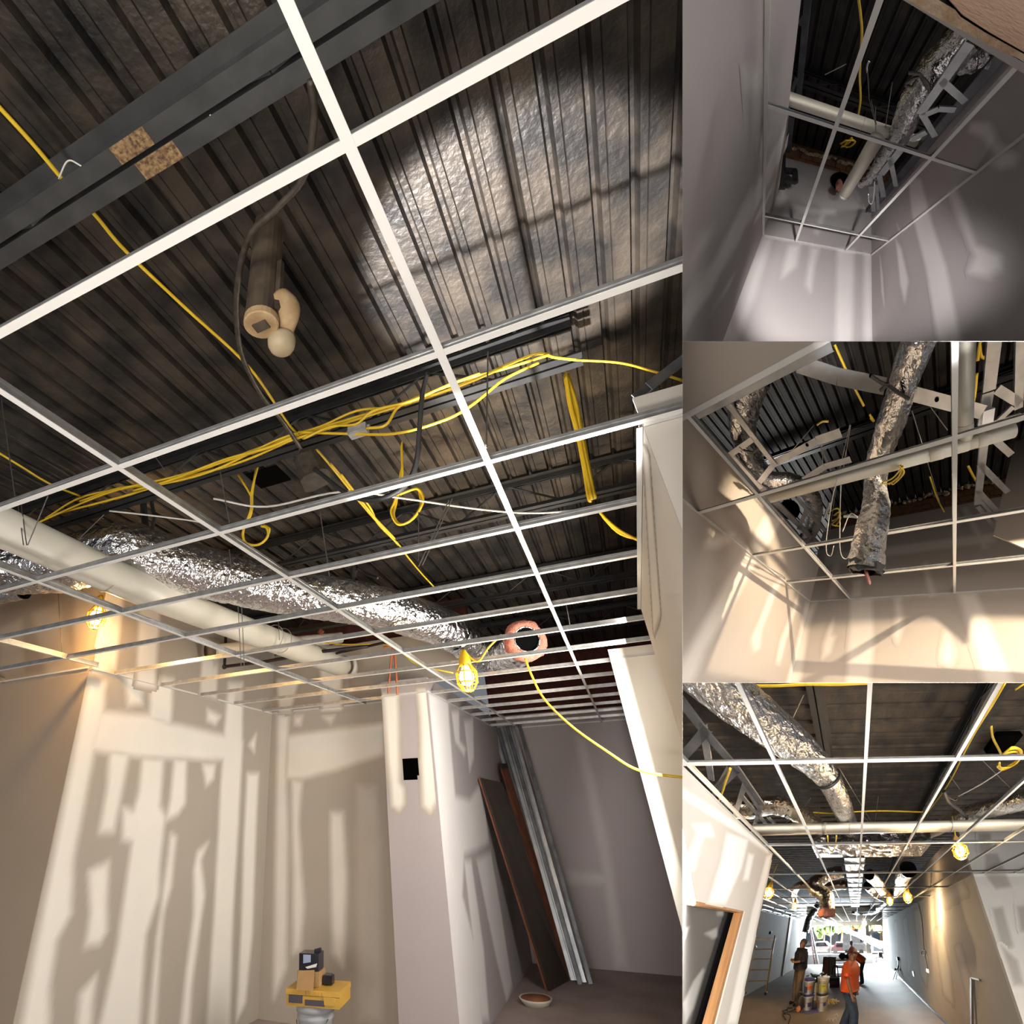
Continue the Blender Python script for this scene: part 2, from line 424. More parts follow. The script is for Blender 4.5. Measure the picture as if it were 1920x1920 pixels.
def joist(rm, y, x0, x1, zb, zt, label, step=.42, along='x', m='joist', rust=None, leg=.045, group=None, web=True):
    P = (lambda u, w, z: (u, w, z)) if along == 'x' else (lambda u, w, z: (w, u, z))
    t = thing(rm, 'steel_joist', P((x0 + x1) / 2, y, zb), label, 'roof joist', group)
    for nm, z, s in (('bottom_chord', zb, 1), ('top_chord', zt, -1)):
        mb = MB()
        for sd in (-1, 1):
            a, b = (P(x0, y, z), P(x1, y, z))
            mb.beam(a, b, leg, .006, off=(sd * (leg / 2 + .008), 0))
            mb.beam(a, b, .006, leg, off=(sd * .011, s * leg / 2))
        build(rm, mb, nm, m, t)
    if web:
        n = int((x1 - x0) / step); up = True
        for i in range(n):
            u0 = x0 + i * step; za, zc = (zb + .01, zt - .01) if i % 2 == 0 else (zt - .01, zb + .01)
            mb = MB(); mb.tube([P(u0, y, za), P(u0 + step, y, zc)], .009, 6)
            build(rm, mb, 'web_rod', m, t)
    return t
def foil_duct(rm, name, pts, r, label, n=22, seg=.03, wr=.05, m='foil', group=None, mouth=None, sub=6):
    C = curve(pts, sub); L = [0]
    for i in range(1, len(C)): L.append(L[-1] + np.linalg.norm(C[i] - C[i - 1]))
    k = max(8, int(L[-1] / seg)); t = np.linspace(0, L[-1], k); C = np.array(C)
    Q = np.stack([np.interp(t, L, C[:, j]) for j in range(3)], 1)
    rr = r if hasattr(r, '__len__') else [r, r]
    base = np.interp(np.linspace(0, 1, k), np.linspace(0, 1, len(rr)), rr)
    R = base[:, None] * (1 + wr * (rng.random((k, n)) - .5) + wr * .8 * np.sin(np.arange(k) * 2.1)[:, None] * (rng.random((k, 1)) - .3))
    th = thing(rm, name, Q[0], label, 'air duct', group)
    mb = MB(); mb.tube(list(Q), [list(x) for x in R], n, caps=False)
    o = build(rm, mb, 'foil_sleeve', m, th, smooth=True)
    mb = MB(); mb.tube(list(Q), [x * .93 for x in base], n, caps=False)
    build(rm, mb, 'duct_liner', 'black', th, smooth=True)
    return th, Q, base
def cable(rm, name, pts, r, m, label, cat='cable', group=None, n=6, sub=6, parent=None):
    mb = MB(); mb.tube(curve(pts, sub) if len(pts) > 2 else pts, r, n)
    if parent is not None: return build(rm, mb, name, m, parent, smooth=True)
    return build(rm, mb, name, m, smooth=True, label=label, cat=cat, group=group)
# ================================================================== MAIN ROOM
FZ = -1.85; GZ = M.H; DZ = 2.30
def P5(x, y): return (x / 3, 1280 + y / 3)
def P6(x, y): return (640 + x / 3, 1280 + y / 3)
def P4(x, y): return (640 + x / 3, 640 + y / 3)
def P3(x, y): return (x / 3, 640 + y / 3)
def slab(rm, name, b, m, parent=None, mask=0.0, kind='structure', label=None):
    mb = MB(); mb.box(*b, mask=mask)
    return build(rm, mb, name, m, parent, kind=None if parent else kind, label=label)
slab(M, 'floor', (-9, 3, -7, 10.2, FZ - .1, FZ), 'concrete', label='bare concrete floor of the large room')
top = slab(M, 'ceiling', (-9, 3, -1.5, 10.2, DZ + .06, DZ + .12), 'darkvoid', label='dark profiled steel roof deck above the ceiling grid')
XL, YW, YN, XC0, XC1, YC, YB = -4.05, 3.27, 6.22, -2.35, -1.80, 5.88, 9.55
deck(M, top, -8.9, 2.0, -1.4, 10.1, DZ, phase=.07)
w_left = slab(M, 'wall_left', (XL - .1, XL, YW + .1, YN, FZ, 2.02), 'dry', label='drywall return wall covered in joint compound')
w_warm = slab(M, 'wall_front_left', (-9, XL, YW, YW + .1, FZ, 2.2), 'dry_glow_tint', label='warm glow-tinted drywall beside the cage lamp')
w_nich = MB()
w_nich.box(XL - .1, XC0, YN, YN + .1, FZ, 1.9); w_nich.box(XC0, -1.35, YN, YN + .1, 1.34, 1.9)
w_nich = build(M, w_nich, 'wall_niche', 'dry', kind='structure', label='drywall at the back of the niche')
# column with a square hole cut for an outlet box
hx0, hz1 = M.at(*P6(333, 428), 1, YC)[[0, 2]]; hx1, hz0 = M.at(*P6(440, 545), 1, YC)[[0, 2]]
ct = 1.30
mb = MB()
mb.box(XC0, hx0, YC, YC + .016, FZ, ct, .0); mb.box(hx1, XC1, YC, YC + .016, FZ, ct); mb.box(hx0, hx1, YC, YC + .016, FZ, hz0); mb.box(hx0, hx1, YC, YC + .016, hz1, ct)
w_col = build(M, mb, 'wall_column_front', 'dry_cool', kind='structure', label='narrow drywall column front with a square outlet hole')
mb = MB(); mb.box(XC0, XC1 - .016, YC + .016, YC + .05, FZ, ct - .02)
mb2 = MB(); mb2.box(hx0 - .03, hx1 + .03, YC + .10, YC + .11, hz0 - .03, hz1 + .03)
build(M, mb2, 'outlet_cavity', 'darkvoid', w_col)
w_cside = slab(M, 'wall_column_side', (XC1 - .016, XC1, YC + .016, YB, FZ, ct), 'dry_cool', label='long side of the drywall column')
slab(M, 'wall_column_left', (XC0, XC0 + .016, YC + .016, YN, FZ, ct), 'dry_cool', label='shallow left cheek of the drywall column')
w_back = slab(M, 'wall_back', (-1.9, 3, YB, YB + .1, FZ, 1.34), 'dry_cool', label='grey back wall behind the leaning studs')
slab(M, 'wall_back_upper', (-1.9, 3, YB + .1, YB + .25, 1.2, DZ), 'redbrick', label='dark brick above the back wall')
slab(M, 'wall_brick_upper', (-9, -1.37, YN + .12, YN + .3, 1.8, DZ), 'redbrick', label='dark brick strip above the niche')
w_pier = slab(M, 'wall_pier', (.075, 3, 5.29, 5.45, FZ, 1.22), 'dry', mask=1.0, label='white pier beside the back wall')
w_rs = slab(M, 'wall_right_side', (.315, .33, 1.77, 3.89, FZ, GZ + .06), 'dry', mask=.75, label='side of the white partition on the right')
w_rf = slab(M, 'wall_right_front', (.315, 3, 1.755, 1.77, FZ, GZ + .13), 'dry', mask=.55, label='front of the white partition on the right')
slab(M, 'wall_right_end', (.315, 3, 3.89, 3.90, FZ, GZ + .06), 'dry', mask=.6, label='far end of the white partition')
# joint compound
Lw = [[(495, 0), (590, 0), (580, 160), (530, 380), (470, 700), (410, 1000), (400, 1300), (320, 1450), (280, 1700), (270, 1980), (110, 1980), (240, 1300)],
 [(560, 165), (840, 180), (960, 230), (1290, 300), (1365, 330), (1360, 440), (1040, 430), (800, 420), (510, 380)],
 [(850, -40), (975, -20), (960, 240), (840, 200)],
 [(800, 420), (920, 430), (900, 690), (930, 750), (900, 1000), (890, 1200), (820, 1420), (780, 1980), (550, 1980), (660, 1480), (740, 900), (690, 880), (690, 700), (750, 720), (780, 620)],
 [(620, 380), (725, 400), (680, 640), (640, 840), (560, 840), (600, 600)],
 [(980, 430), (1050, 430), (1040, 680), (1000, 740), (930, 780), (960, 650)],
 [(1140, 460), (1210, 460), (1200, 540), (1160, 580)],
 [(700, -60), (800, -40), (800, 120), (720, 130)],
 [(1165, 150), (1240, 190), (1210, 235), (1165, 210)],
 [(1285, 0), (1365, 0), (1360, 440), (1340, 800), (1310, 1300), (1290, 1980), (1160, 1980), (1210, 1200), (1240, 600), (1260, 300)],
 [(1390, 510), (1455, 510), (1440, 800), (1420, 1400), (1380, 1800), (1330, 1900), (1360, 1300), (1370, 900)],
 [(1400, 350), (1440, 290), (1430, 390)],
 [(960, 850), (990, 870), (960, 1150), (920, 1300), (900, 1500), (870, 1980), (830, 1980), (880, 1450), (930, 1100)],
 [(1110, 950), (1170, 900), (1130, 1000), (1150, 1200), (1120, 1400), (1080, 1700), (1060, 1980), (1010, 1980), (1050, 1600), (1090, 1300), (1090, 1050)],
 [(500, 1060), (610, 1010), (600, 1250), (600, 1400), (560, 1470), (480, 1480), (510, 1300)],
 [(450, 1750), (540, 1650), (520, 1800), (510, 1980), (430, 1980)],
 [(1535, 170), (1562, 180), (1555, 800), (1545, 1400), (1500, 1750), (1505, 1200), (1520, 600)]]
mud(M, w_left, 0, XL, [[P5(*p) for p in q] for q in Lw], .05, span=(YW + .005, YN))
# above the grid on the return wall
mud(M, w_left, 0, XL, [[(196, 1095), (232, 1110), (215, 1260), (172, 1258)], [(262, 1135), (300, 1135), (290, 1290), (255, 1285)], [(380, 1200), (410, 1205), (405, 1310), (375, 1300)]], .04, span=(YW + .005, YN))
Nw = [[(1565, 180), (1625, 190), (1610, 500), (1620, 850), (1610, 1600), (1540, 1780), (1552, 900)],
 [(1620, 300), (1920, 260), (2160, 230), (2160, 400), (1890, 490), (1700, 540), (1610, 540)],
 [(1640, 540), (1700, 560), (1680, 800), (1700, 1100), (1710, 1250), (1690, 1500), (1650, 1520), (1650, 1050)],
 [(1860, 730), (1930, 730), (1950, 1100), (1940, 1400), (1930, 1600), (1870, 1520), (1865, 1100)],
 [(1660, 190), (1700, 190), (1690, 240), (1660, 235)], [(1820, 190), (1880, 185), (1860, 230)]]
mud(M, w_nich, 1, YN, [[P5(*p) for p in q] for q in Nw], .05, strength=.8)
mud(M, w_nich, 1, YN, [[P6(*p) for p in q] for q in [[(90, 580), (190, 585), (215, 900), (230, 1900), (100, 1900), (90, 1000)]]], .06, strength=.3)
mud(M, w_nich, 1, YN, [[(520, 1275), (560, 1275), (545, 1335), (525, 1335)], [(600, 1215), (640, 1215), (640, 1330), (605, 1332)]], .04)
mud(M, w_col, 1, YC, [[P6(*p) for p in q] for q in [[(238, 70), (318, 70), (322, 300), (326, 560), (350, 600), (350, 680), (325, 715), (290, 690), (262, 400)],
 [(430, 40), (486, 40), (522, 400), (538, 660), (500, 728), (462, 690), (455, 500), (450, 200)]]], .04, 'dry', span=(XC0 + .002, XC1 - .002))
mud(M, w_cside, 0, XC1, [[P6(*p) for p in q] for q in [
 [(489, 58), (600, 105), (612, 300), (640, 640), (720, 660), (790, 560), (830, 900), (760, 940), (690, 960), (680, 1200), (760, 1500), (800, 1980), (660, 1980), (560, 900), (530, 500)],
 [(760, 1000), (840, 950), (900, 1300), (960, 1700), (930, 1800), (860, 1500), (800, 1200)],
 [(620, 170), (660, 160), (665, 330), (700, 370), (690, 410), (640, 330)], [(690, 220), (740, 200), (745, 420), (720, 500)],
 [(690, 1000), (730, 1000), (800, 1500), (830, 1900), (790, 1900)]]], .05, 'dry_cool', span=(YC + .002, YB))
mud(M, w_back, 1, YB, [[P6(*p) for p in q] for q in [
 [(1310, 290), (1370, 320), (1500, 900), (1560, 1300), (1610, 1600), (1540, 1600), (1480, 1100), (1390, 650)], [(1270, 1060), (1490, 1080), (1500, 1130), (1280, 1130)]]], .06, 'dry_cool', strength=.35)
mud(M, w_rs, 0, .315, [[(1207, 840), (1216, 850), (1238, 1150), (1226, 1190)]], .02, strength=1)
# warm wall: faint shapes
mud(M, w_warm, 1, YW, [[(60, 1150), (110, 1130), (140, 1250), (90, 1270)], [(0, 1180), (40, 1160), (45, 1260), (0, 1270)], [(140, 1100), (190, 1095), (165, 1250), (140, 1250)]], .05, 'dry_glow_tint', strength=.5)

# ---- suspended ceiling grid: long main tees, short cross tees, wall angles
grid = thing(M, 'ceiling_grid', (-1.5, 4, GZ), 'white suspended ceiling grid without tiles in the large room', 'ceiling grid')
GX = [-.2098 - 1.243 * c for c in range(7)]; GY = [.5039 + .61 * r for r in range(15)]
for i, x in enumerate(GX):
    y1 = YB if i < 2 else (YN if i == 2 else YW)
    add_tee(M, grid, (x, -1.2, GZ), (x, y1, GZ), 'main_tee', h=.042)
def row_span(y):
    r = 2.2 if y < 1.75 else (.315 if y < 3.89 else (2.2 if y < 5.28 else .6))
    if y > 5.29: r = 1.6
    l = -7.6 if y < YW else (XL if y < YN else XC1)
    return l, r
for y in GY:
    l, r = row_span(y)
    if y > YB - .05: continue
    xs = [l] + sorted(x for x in GX if l < x < r) + [r]
    for a, b in zip(xs, xs[1:]):
        if b - a > .02: add_tee(M, grid, (a, y, GZ), (b, y, GZ), 'cross_tee')
def angle_trim(rm, parent, p, q, toward):
    mb = MB(); p = np.array(p, float); q = np.array(q, float); t = np.array(toward, float)
    a, b = p + t * .022, q + t * .022
    mb.prism([p, q, b, a], (0, 0, .0025)); u = np.array([0, 0, .022])
    mb.prism([p, q, q + u, p + u], t * .002)
    return build(rm, mb, 'wall_angle', 'angle', parent)
for p, q, t in [((XL, YW, GZ), (XL, YN, GZ), (1, 0, 0)), ((-7.6, YW, GZ), (XL, YW, GZ), (0, -1, 0)), ((XL, YN, GZ), (XC0, YN, GZ), (0, -1, 0)),
                ((XC0, YC, GZ), (XC1, YC, GZ), (0, -1, 0)), ((XC1, YC, GZ), (XC1, YB, GZ), (1, 0, 0)), ((XC1, YB, GZ), (.9, YB, GZ), (0, -1, 0)),
                ((.315, 1.755, GZ), (.315, 3.89, GZ), (-1, 0, 0)), ((.315, 1.755, GZ), (2, 1.755, GZ), (0, -1, 0)), ((.075, 5.29, GZ), (1.2, 5.29, GZ), (0, -1, 0))]:
    angle_trim(M, grid, p, q, t)
# ---- roof joists
JZ, JT = 2.0, 2.275
for y, x0, x1, lab, m in [(.60, -6, 2.0, 'heavy grey double-angle roof joist nearest the camera with a rusty patch', 'joist_grey'),
                       (2.33, -6, .27, 'black open-web roof joist carrying the yellow cable bundle', 'joist'),
                       (3.84, -5, 1.6, 'black open-web roof joist behind the hanging yellow cable loop', 'joist'),
                       (5.70, -5, 1.6, 'black open-web roof joist above the open end of the silver duct', 'joist'),
                       (7.45, -1.7, 1.6, 'farthest black open-web roof joist in the large room', 'joist')]:
    joist(M, y, x0, x1, JZ, JT, lab, m=m, group='roof joists of the large room', leg=.062 if y < 1 else .045, step=.55 if y < 1 else .42)
# ---- things above and in the large room
def PL(rm, pts, a, v): return [rm.at(x, y, a, v) for x, y in pts]
# rusty bare patch on the near joist
jn = [o for o in COL.objects if o.name == 'steel_joist'][0]
for sd, q in ((1, (322, 298)), (-1, (262, 302))):
    pass
cx = (M.at(285, 298, 2, JZ)[0])
for sd in (-1, 1):
    mb = MB(); x0 = cx - .085 + .02 * sd; x1 = cx + .075 + .03 * sd
    mb.box(x0, x1, .60 + sd * .039 - .030, .60 + sd * .039 + .030, JZ - .0052, JZ - .0030)
    build(M, mb, 'rust_patch', 'rust', jn)
# long yellow cables laid over the joists
ct_ = 'yellow electrical cable'
cable(M, 'electrical_cable', PL(M, [(-30, 170), (60, 268), (137, 360), (180, 405), (235, 470), (345, 575), (470, 692), (545, 800), (600, 850), (690, 960), (745, 1018), (765, 1045), (790, 1075), (815, 1102)], 2, 2.08), .0085, 'yellow', 'single yellow cable running straight across the dark deck past the near joist')
cable(M, 'electrical_cable', PL(M, [(-20, 838), (40, 875), (95, 908), (150, 930)], 2, 2.1), .008, 'yellow', 'short yellow cable at the picture edge above the big white pipe')
bd = [[(85, 972), (160, 930), (300, 905), (440, 870), (560, 820), (690, 775), (830, 735), (960, 680), (1010, 663), (1040, 670), (1085, 675)],
      [(100, 965), (250, 925), (380, 880), (500, 835), (640, 790), (760, 755), (860, 715), (950, 690), (1030, 665)],
      [(150, 940), (225, 915), (300, 908), (400, 882), (520, 825), (600, 800), (670, 770), (740, 765)],
      [(60, 985), (200, 925), (330, 893), (470, 850), (600, 808), (720, 770), (850, 728), (940, 690)],
      [(250, 920), (320, 900), (420, 862), (500, 840), (560, 815)],
      [(560, 810), (640, 813), (740, 813), (827, 790), (880, 763), (933, 720), (960, 703), (1010, 680)],
      [(687, 803), (723, 797), (747, 763), (790, 742), (850, 720)],
      [(570, 822), (620, 800), (668, 795), (700, 770), (770, 752), (840, 722), (900, 700)]]
nm = ['topmost', 'second', 'third', 'fourth', 'short', 'lowest sagging', 'thin branching', 'innermost']
for i, q in enumerate(bd):
    cable(M, 'electrical_cable', PL(M, q, 1, 2.25 - .012 * i), .008, 'yellow', f'{nm[i]} yellow cable in the bundle along the second roof joist', group='yellow cables bundled along the joist')
cable(M, 'electrical_cable', PL(M, [(1080, 675), (1160, 680), (1220, 695), (1300, 720)], 1, 2.2), .006, 'yellow', 'yellow cable crossing the dark deck to the white partition')
# coils
def coil(rm, pts_list, a, v, r, label, m='yellow', dv=.012):
    t = thing(rm, 'cable_coil', rm.at(*pts_list[0][0], a, v), label, 'cable coil')
    for i, q in enumerate(pts_list):
        cable(rm, 'strand', PL(rm, q, a, v + dv * i), r, m, None, parent=t)
    return t
coil(M, [[P3(1450, 700), P3(1415, 850), P3(1410, 950), P3(1370, 1060), P3(1380, 1130), P3(1450, 1145), P3(1505, 1100), P3(1500, 1050), P3(1470, 1040)],
         [P3(1440, 720), P3(1420, 850), P3(1415, 960), P3(1365, 1080), P3(1400, 1145), P3(1480, 1130), P3(1515, 1060), P3(1485, 1035)],
         [P3(1340, 750), P3(1390, 830), P3(1412, 870)]], 1, 2.5, .008, 'small yellow cable coil hanging below the square deck opening')
coil(M, [[P4(335, 480), P4(340, 650), P4(340, 780), P4(300, 900), P4(280, 960), P4(320, 1030), P4(400, 1000), P4(460, 900), P4(430, 830), P4(330, 860)],
         [P4(340, 700), P4(310, 900), P4(295, 980), P4(340, 1030), P4(420, 980), P4(455, 880), P4(420, 820)],
         [P4(335, 840), P4(290, 930), P4(310, 1020), P4(380, 1015), P4(445, 930), P4(440, 850)]], 1, 3.0, .009, 'round yellow cable coil tied up behind the looping black cable')
coil(M, [[P4(1265, 180), P4(1290, 350), P4(1330, 500), P4(1370, 700), P4(1410, 890)], [P4(1270, 190), P4(1320, 350), P4(1345, 500), P4(1385, 700), P4(1425, 885)],
         [P4(1258, 190), P4(1280, 350), P4(1325, 520), P4(1360, 700), P4(1390, 880), P4(1410, 895)], [P4(1262, 175), P4(1300, 330), P4(1340, 480), P4(1380, 660), P4(1415, 860)],
         [P4(1255, 200), P4(1300, 420), P4(1350, 600), P4(1378, 800), P4(1400, 893)], [P4(1275, 185), P4(1310, 300), P4(1350, 480), P4(1395, 720), P4(1428, 880)]], 1, 2.55, .009,
     'long yellow cable hank hanging near the white partition')
coil(M, [[P4(1440, 940), P4(1475, 985), P4(1560, 1060), P4(1675, 1122)], [P4(1470, 985), P4(1540, 1060), P4(1600, 1095), P4(1675, 1112)]], 1, 3.2, .009, 'pair of yellow cables sagging into the white partition')
coil(M, [[P4(0, 750), P4(100, 880), P4(200, 1010), P4(320, 1145)], [P4(-60, 690), P4(60, 830), P4(160, 960), P4(300, 1110)], [P4(130, 890), P4(170, 950), P4(210, 1030), P4(320, 1140)]], 2, 1.9, .009, 'three yellow cables running away beside the round coil')
cable(M, 'electrical_cable', PL(M, [(985, 1235), (995, 1262), (1020, 1310), (1070, 1360), (1140, 1410), (1200, 1445), (1290, 1459)], 1, 4.75), .010, 'yellow', 'yellow extension cable drooping from the duct mouth to the white pier')
cable(M, 'electrical_cable', PL(M, [(400, 935), (500, 950), (640, 922), (760, 935), (900, 955), (1010, 962), (1130, 950), (1195, 935)], 2, 1.75), .007, 'white_cable', 'pale cable sagging across the grid towards the partition')
cable(M, 'electrical_cable', PL(M, [(205, 958), (270, 965), (350, 975), (410, 985)], 2, 1.9), .006, 'white_cable', 'pale cable behind the black duct strap')
# flexible conduit and black cable
cond = PL(M, [(583, 150), (588, 230), (570, 330), (520, 390), (470, 440), (447, 520), (444, 600), (455, 670), (490, 740), (530, 790), (570, 850)], 2, 1.95)
mb = MB(); C = curve(cond, 10)
mb.tube(C, [.0125 + .0018 * (i % 2) for i in range(len(C))], 8)
build(M, mb, 'flexible_conduit', 'conduit', smooth=True, label='brown armoured conduit snaking down from the near joist', cat='conduit')
cable(M, 'black_cable', PL(M, [(802, 700), (792, 740), (787, 800), (780, 870), (755, 915), (700, 938), (650, 925), (610, 895), (590, 880)], 1, 2.05), .013, 'black', 'thick black cable looping below the joist')
t = thing(M, 'hanging_transformer', M.at(583, 880, 1, 2.1), 'old brown steel box hanging on the end of the conduit', 'electrical box')
c = M.at(583, 880, 1, 2.12)
mb = MB(); s_, u_ = np.array([.8, .6, 0]), np.array([0, 0, 1.0]); d_ = np.array([.35, .1, -.93])
mb.profile(c - d_ * .075, c + d_ * .075, [(-.07, -.045), (-.045, -.07), (.045, -.07), (.07, -.045), (.07, .045), (.045, .07), (-.045, .07), (-.07, .045)])
build(M, mb, 'body', 'conduit', t)
mb = MB(); mb.lathe(c - d_ * .14, d_, [(.02, 0), (.026, .02), (.026, .06), (.04, .065)], 12); build(M, mb, 'connector', 'conduit', t)
mb = MB(); mb.profile(c + d_ * .075, c + d_ * .085, [(-.08, -.055), (-.055, -.08), (.055, -.08), (.08, -.055), (.08, .055), (.055, .08), (-.055, .08), (-.08, .055)]); build(M, mb, 'cover_plate', 'conduit', t)
t = thing(M, 'junction_box', M.at(672, 812, 1, 2.2), 'small bright metal junction box on the joist chord', 'junction box')
c = M.at(672, 808, 1, 2.2)
mb = MB(); mb.beam(c + [-.055, 0, 0], c + [.055, 0, 0], .055, .055); build(M, mb, 'body', 'steel_box', t)
for dx in (-.06, .06):
    mb = MB(); mb.lathe(c + [dx, 0, .01], (math.copysign(1, dx), 0, 0), [(.012, -.006), (.016, 0), (.012, .012)], 10); build(M, mb, 'cable_clamp', 'galv', t)
mb = MB(); mb.beam(c + [0, -.0285, -.02], c + [0, -.0285, .02], .09, .003, up=(0, 1, 0)); build(M, mb, 'cover_plate', 'steel_box', t)
MT['pvc_old'] = mat('aged_pvc', (.50, .41, .27), (.38, .30, .18), 8, .5)
# old roof drain pipe
px_, py_ = M.at(505, 425, 2, 2.3)[:2]
t = thing(M, 'drain_pipe', (px_, py_, 1.66), 'dark old vertical pipe with a capped tan end below the deck', 'pipe')
mb = MB(); mb.tube([(px_, py_, 2.32), (px_, py_, 1.67)], .066, 20); build(M, mb, 'pipe_body', 'pipe_brown', t, smooth=False)
mb = MB(); mb.lathe((px_, py_, 1.66), (0, 0, 1), [(.064, 0), (.069, .004), (.069, .035), (.066, .04)], 22); cap = build(M, mb, 'end_cap', 'pipe_tan', t)
mb = MB(); mb.box(px_ - .03, px_ + .03, py_ - .02, py_ + .02, 1.652, 1.66); build(M, mb, 'cap_lug', 'pipe_brown', cap)
e0 = np.array([px_ + .07, py_ + .02, 1.80]); e1 = M.at(528, 640, 2, 1.66)
mb = MB(); mb.tube(curve([e0, e0 + [.03, .02, -.06], e1 + [0, 0, .05], e1], 6), [.045] * 18 + [.052], 18); build(M, mb, 'side_elbow', 'pipe_tan', t, smooth=True)
mb = MB(); mb.lathe(e1 + [0, 0, -.055], (0, 0, 1), [(.030, 0), (.046, .012), (.054, .03), (.057, .06), (.055, .075)], 20); build(M, mb, 'plug', 'pvc_old', t, smooth=True)
mb = MB(); mb.box(px_ + .05, px_ + .085, py_ - .012, py_ + .012, 1.72, 2.0); build(M, mb, 'side_strip', 'pipe_brown', t)
# dark square opening in the deck
h = M.at(502, 893, 2, DZ - .004)
mb = MB(); mb.box(h[0] - .14, h[0] + .14, h[1] - .10, h[1] + .12, DZ - .012, DZ - .002); build(M, mb, 'roof_opening', 'darkvoid', top)
# big white drain pipe along the room
a0, a1, a2 = M.at(-70, 955, 2, 1.45), M.at(300, 1120, 2, 1.45), M.at(655, 1255, 2, 1.45)
t = thing(M, 'white_drain_pipe', a1, 'big cream plastic drain pipe crossing above the grid', 'pipe')
mb = MB(); mb.tube([a0, a1, a2], .115, 28); build(M, mb, 'pipe_body', 'pvc', t, smooth=True)
for x, y in ((203, 1078), (512, 1195), (528, 1201), (648, 1250)):
    c = M.at(x, y, 2, 1.45); dr = nrm(a2 - a1)
    mb = MB(); mb.lathe(c, dr, [(.117, -.006), (.121, -.004), (.121, .004), (.117, .006)] if x < 600 else [(.12, -.03), (.14, -.02), (.14, .03), (.12, .04)], 28, closed=True); build(M, mb, 'coupling_ring', 'pvc_band', t, smooth=True)
b0, b1 = M.at(385, 1222, 0, -3.95), M.at(640, 1195, 1, 6.0)
t = thing(M, 'branch_pipe', b0, 'thinner cream pipe with a brown collar near the niche', 'pipe')
mb = MB(); mb.tube([b0, b1], .07, 18); build(M, mb, 'pipe_body', 'pvc', t, smooth=True)
mb = MB(); mb.lathe(b0, b1 - b0, [(.07, 0), (.1, .02), (.1, .09), (.075, .1)], 18); build(M, mb, 'collar', 'pipe_brown', t, smooth=True)
iy = 4.95
t = thing(M, 'gas_pipe', M.at(425, 1255, 1, iy), 'black iron gas pipe bending along under the cream pipes', 'pipe')
mb = MB(); mb.tube(PL(M, [(424, 1180), (421, 1246)], 1, iy), .018, 10); build(M, mb, 'riser', 'iron', t, smooth=True)
mb = MB(); mb.tube(PL(M, [(421, 1250), (500, 1240), (600, 1222), (690, 1212)], 1, iy), .018, 10); build(M, mb, 'pipe_run', 'iron', t, smooth=True)
mb = MB(); mb.ball(M.at(421, 1250, 1, iy), .03, 10, 6); build(M, mb, 'elbow', 'iron', t, smooth=True)
mb = MB(); mb.tube(PL(M, [(630, 1225), (720, 1205), (740, 1206)], 1, iy + .05), .014, 8); build(M, mb, 'branch', 'iron', t, smooth=True)
bx = PL(M, [(540, 1185), (620, 1168), (720, 1155)], 1, 5.6)
t = thing(M, 'steel_strut', bx[0], 'short black steel strut hung from thin rods beyond the cream pipe', 'strut')
mb = MB(); mb.beam(bx[0], bx[2], .05, .035); build(M, mb, 'strut_bar', 'joist', t)
for x, y, x2, y2 in ((550, 1178, 540, 1163), (560, 1177, 572, 1160), (590, 1172, 565, 1160), (700, 1155, 698, 1180), (718, 1152, 716, 1180), (620, 1168, 630, 1148), (690, 1150, 697, 1138)):
    mb = MB(); mb.tube(PL(M, [(x, y), (x2, y2)], 1, 5.6), .009, 6); build(M, mb, 'rod', 'joist', t)
for x, y in ((600, 1157), (602, 1185)):
    c = M.at(x, y, 1, 5.58); mb = MB(); mb.beam(c - [.02, 0, .02], c + [.02, 0, .02], .045, .045); build(M, mb, 'red_clip', 'orange_board', t)
t = thing(M, 'orange_strap', M.at(735, 1295, 1, 5.8), 'orange cable looped over the column top', 'cable')
for q in ([(738, 1205), (733, 1240), (728, 1300)], [(738, 1205), (742, 1250), (745, 1302)], [(720, 1215), (738, 1208), (752, 1216)]):
    cable(M, 'strand', PL(M, q, 1, 5.8), .012, 'orange_cable', None, parent=t)
cable(M, 'electrical_cable', PL(M, [(330, 1165), (420, 1190), (470, 1203), (560, 1200), (640, 1208), (730, 1210), (780, 1245), (850, 1262)], 1, 5.2), .007, 'yellow', 'thin yellow cable threading past the gas pipe towards the hanging lamp')
# silver ducts
dz = 1.66
th, Q, bs = foil_duct(M, 'flexible_duct', [M.at(-80, 1055, 2, 1.72), M.at(20, 1062, 2, 1.72), M.at(100, 1060, 2, 1.72), M.at(170, 1045, 2, 1.74), M.at(235, 1032, 2, 1.75), M.at(300, 1050, 2, 1.72), M.at(420, 1082, 2, 1.68), M.at(540, 1108, 2, 1.66), M.at(640, 1125, 2, 1.66), M.at(720, 1140, 2, 1.66), M.at(800, 1165, 2, 1.63), M.at(870, 1195, 2, 1.6)],
          [.20, .22, .21, .20, .20, .20, .2], 'long silver foil duct sagging across the room above the grid', wr=.07)
e = [M.at(850, 1185, 2, 1.6), M.at(900, 1222, 2, 1.52), M.at(948, 1228, 2, 1.45), M.at(986, 1200, 2, 1.40)]
th2, Q2, b2 = foil_duct(M, 'duct_elbow', e, [.19, .19, .18, .17], 'silver duct elbow with a pink insulated open mouth', wr=.08)
mc = e[-1]; md = nrm(-nrm(mc) * .9 + np.array([.25, 0, .12]))
mb = MB(); mb.lathe(mc - md * .02, md, [(.105, 0), (.112, .05), (.15, .07), (.185, .05), (.20, 0), (.19, -.10), (.15, -.12)], 26)
mb.v = [tuple(np.array(p) + rng.normal(0, .006, 3)) for p in mb.v]
build(M, mb, 'insulation_collar', 'pink', th2, smooth=True)
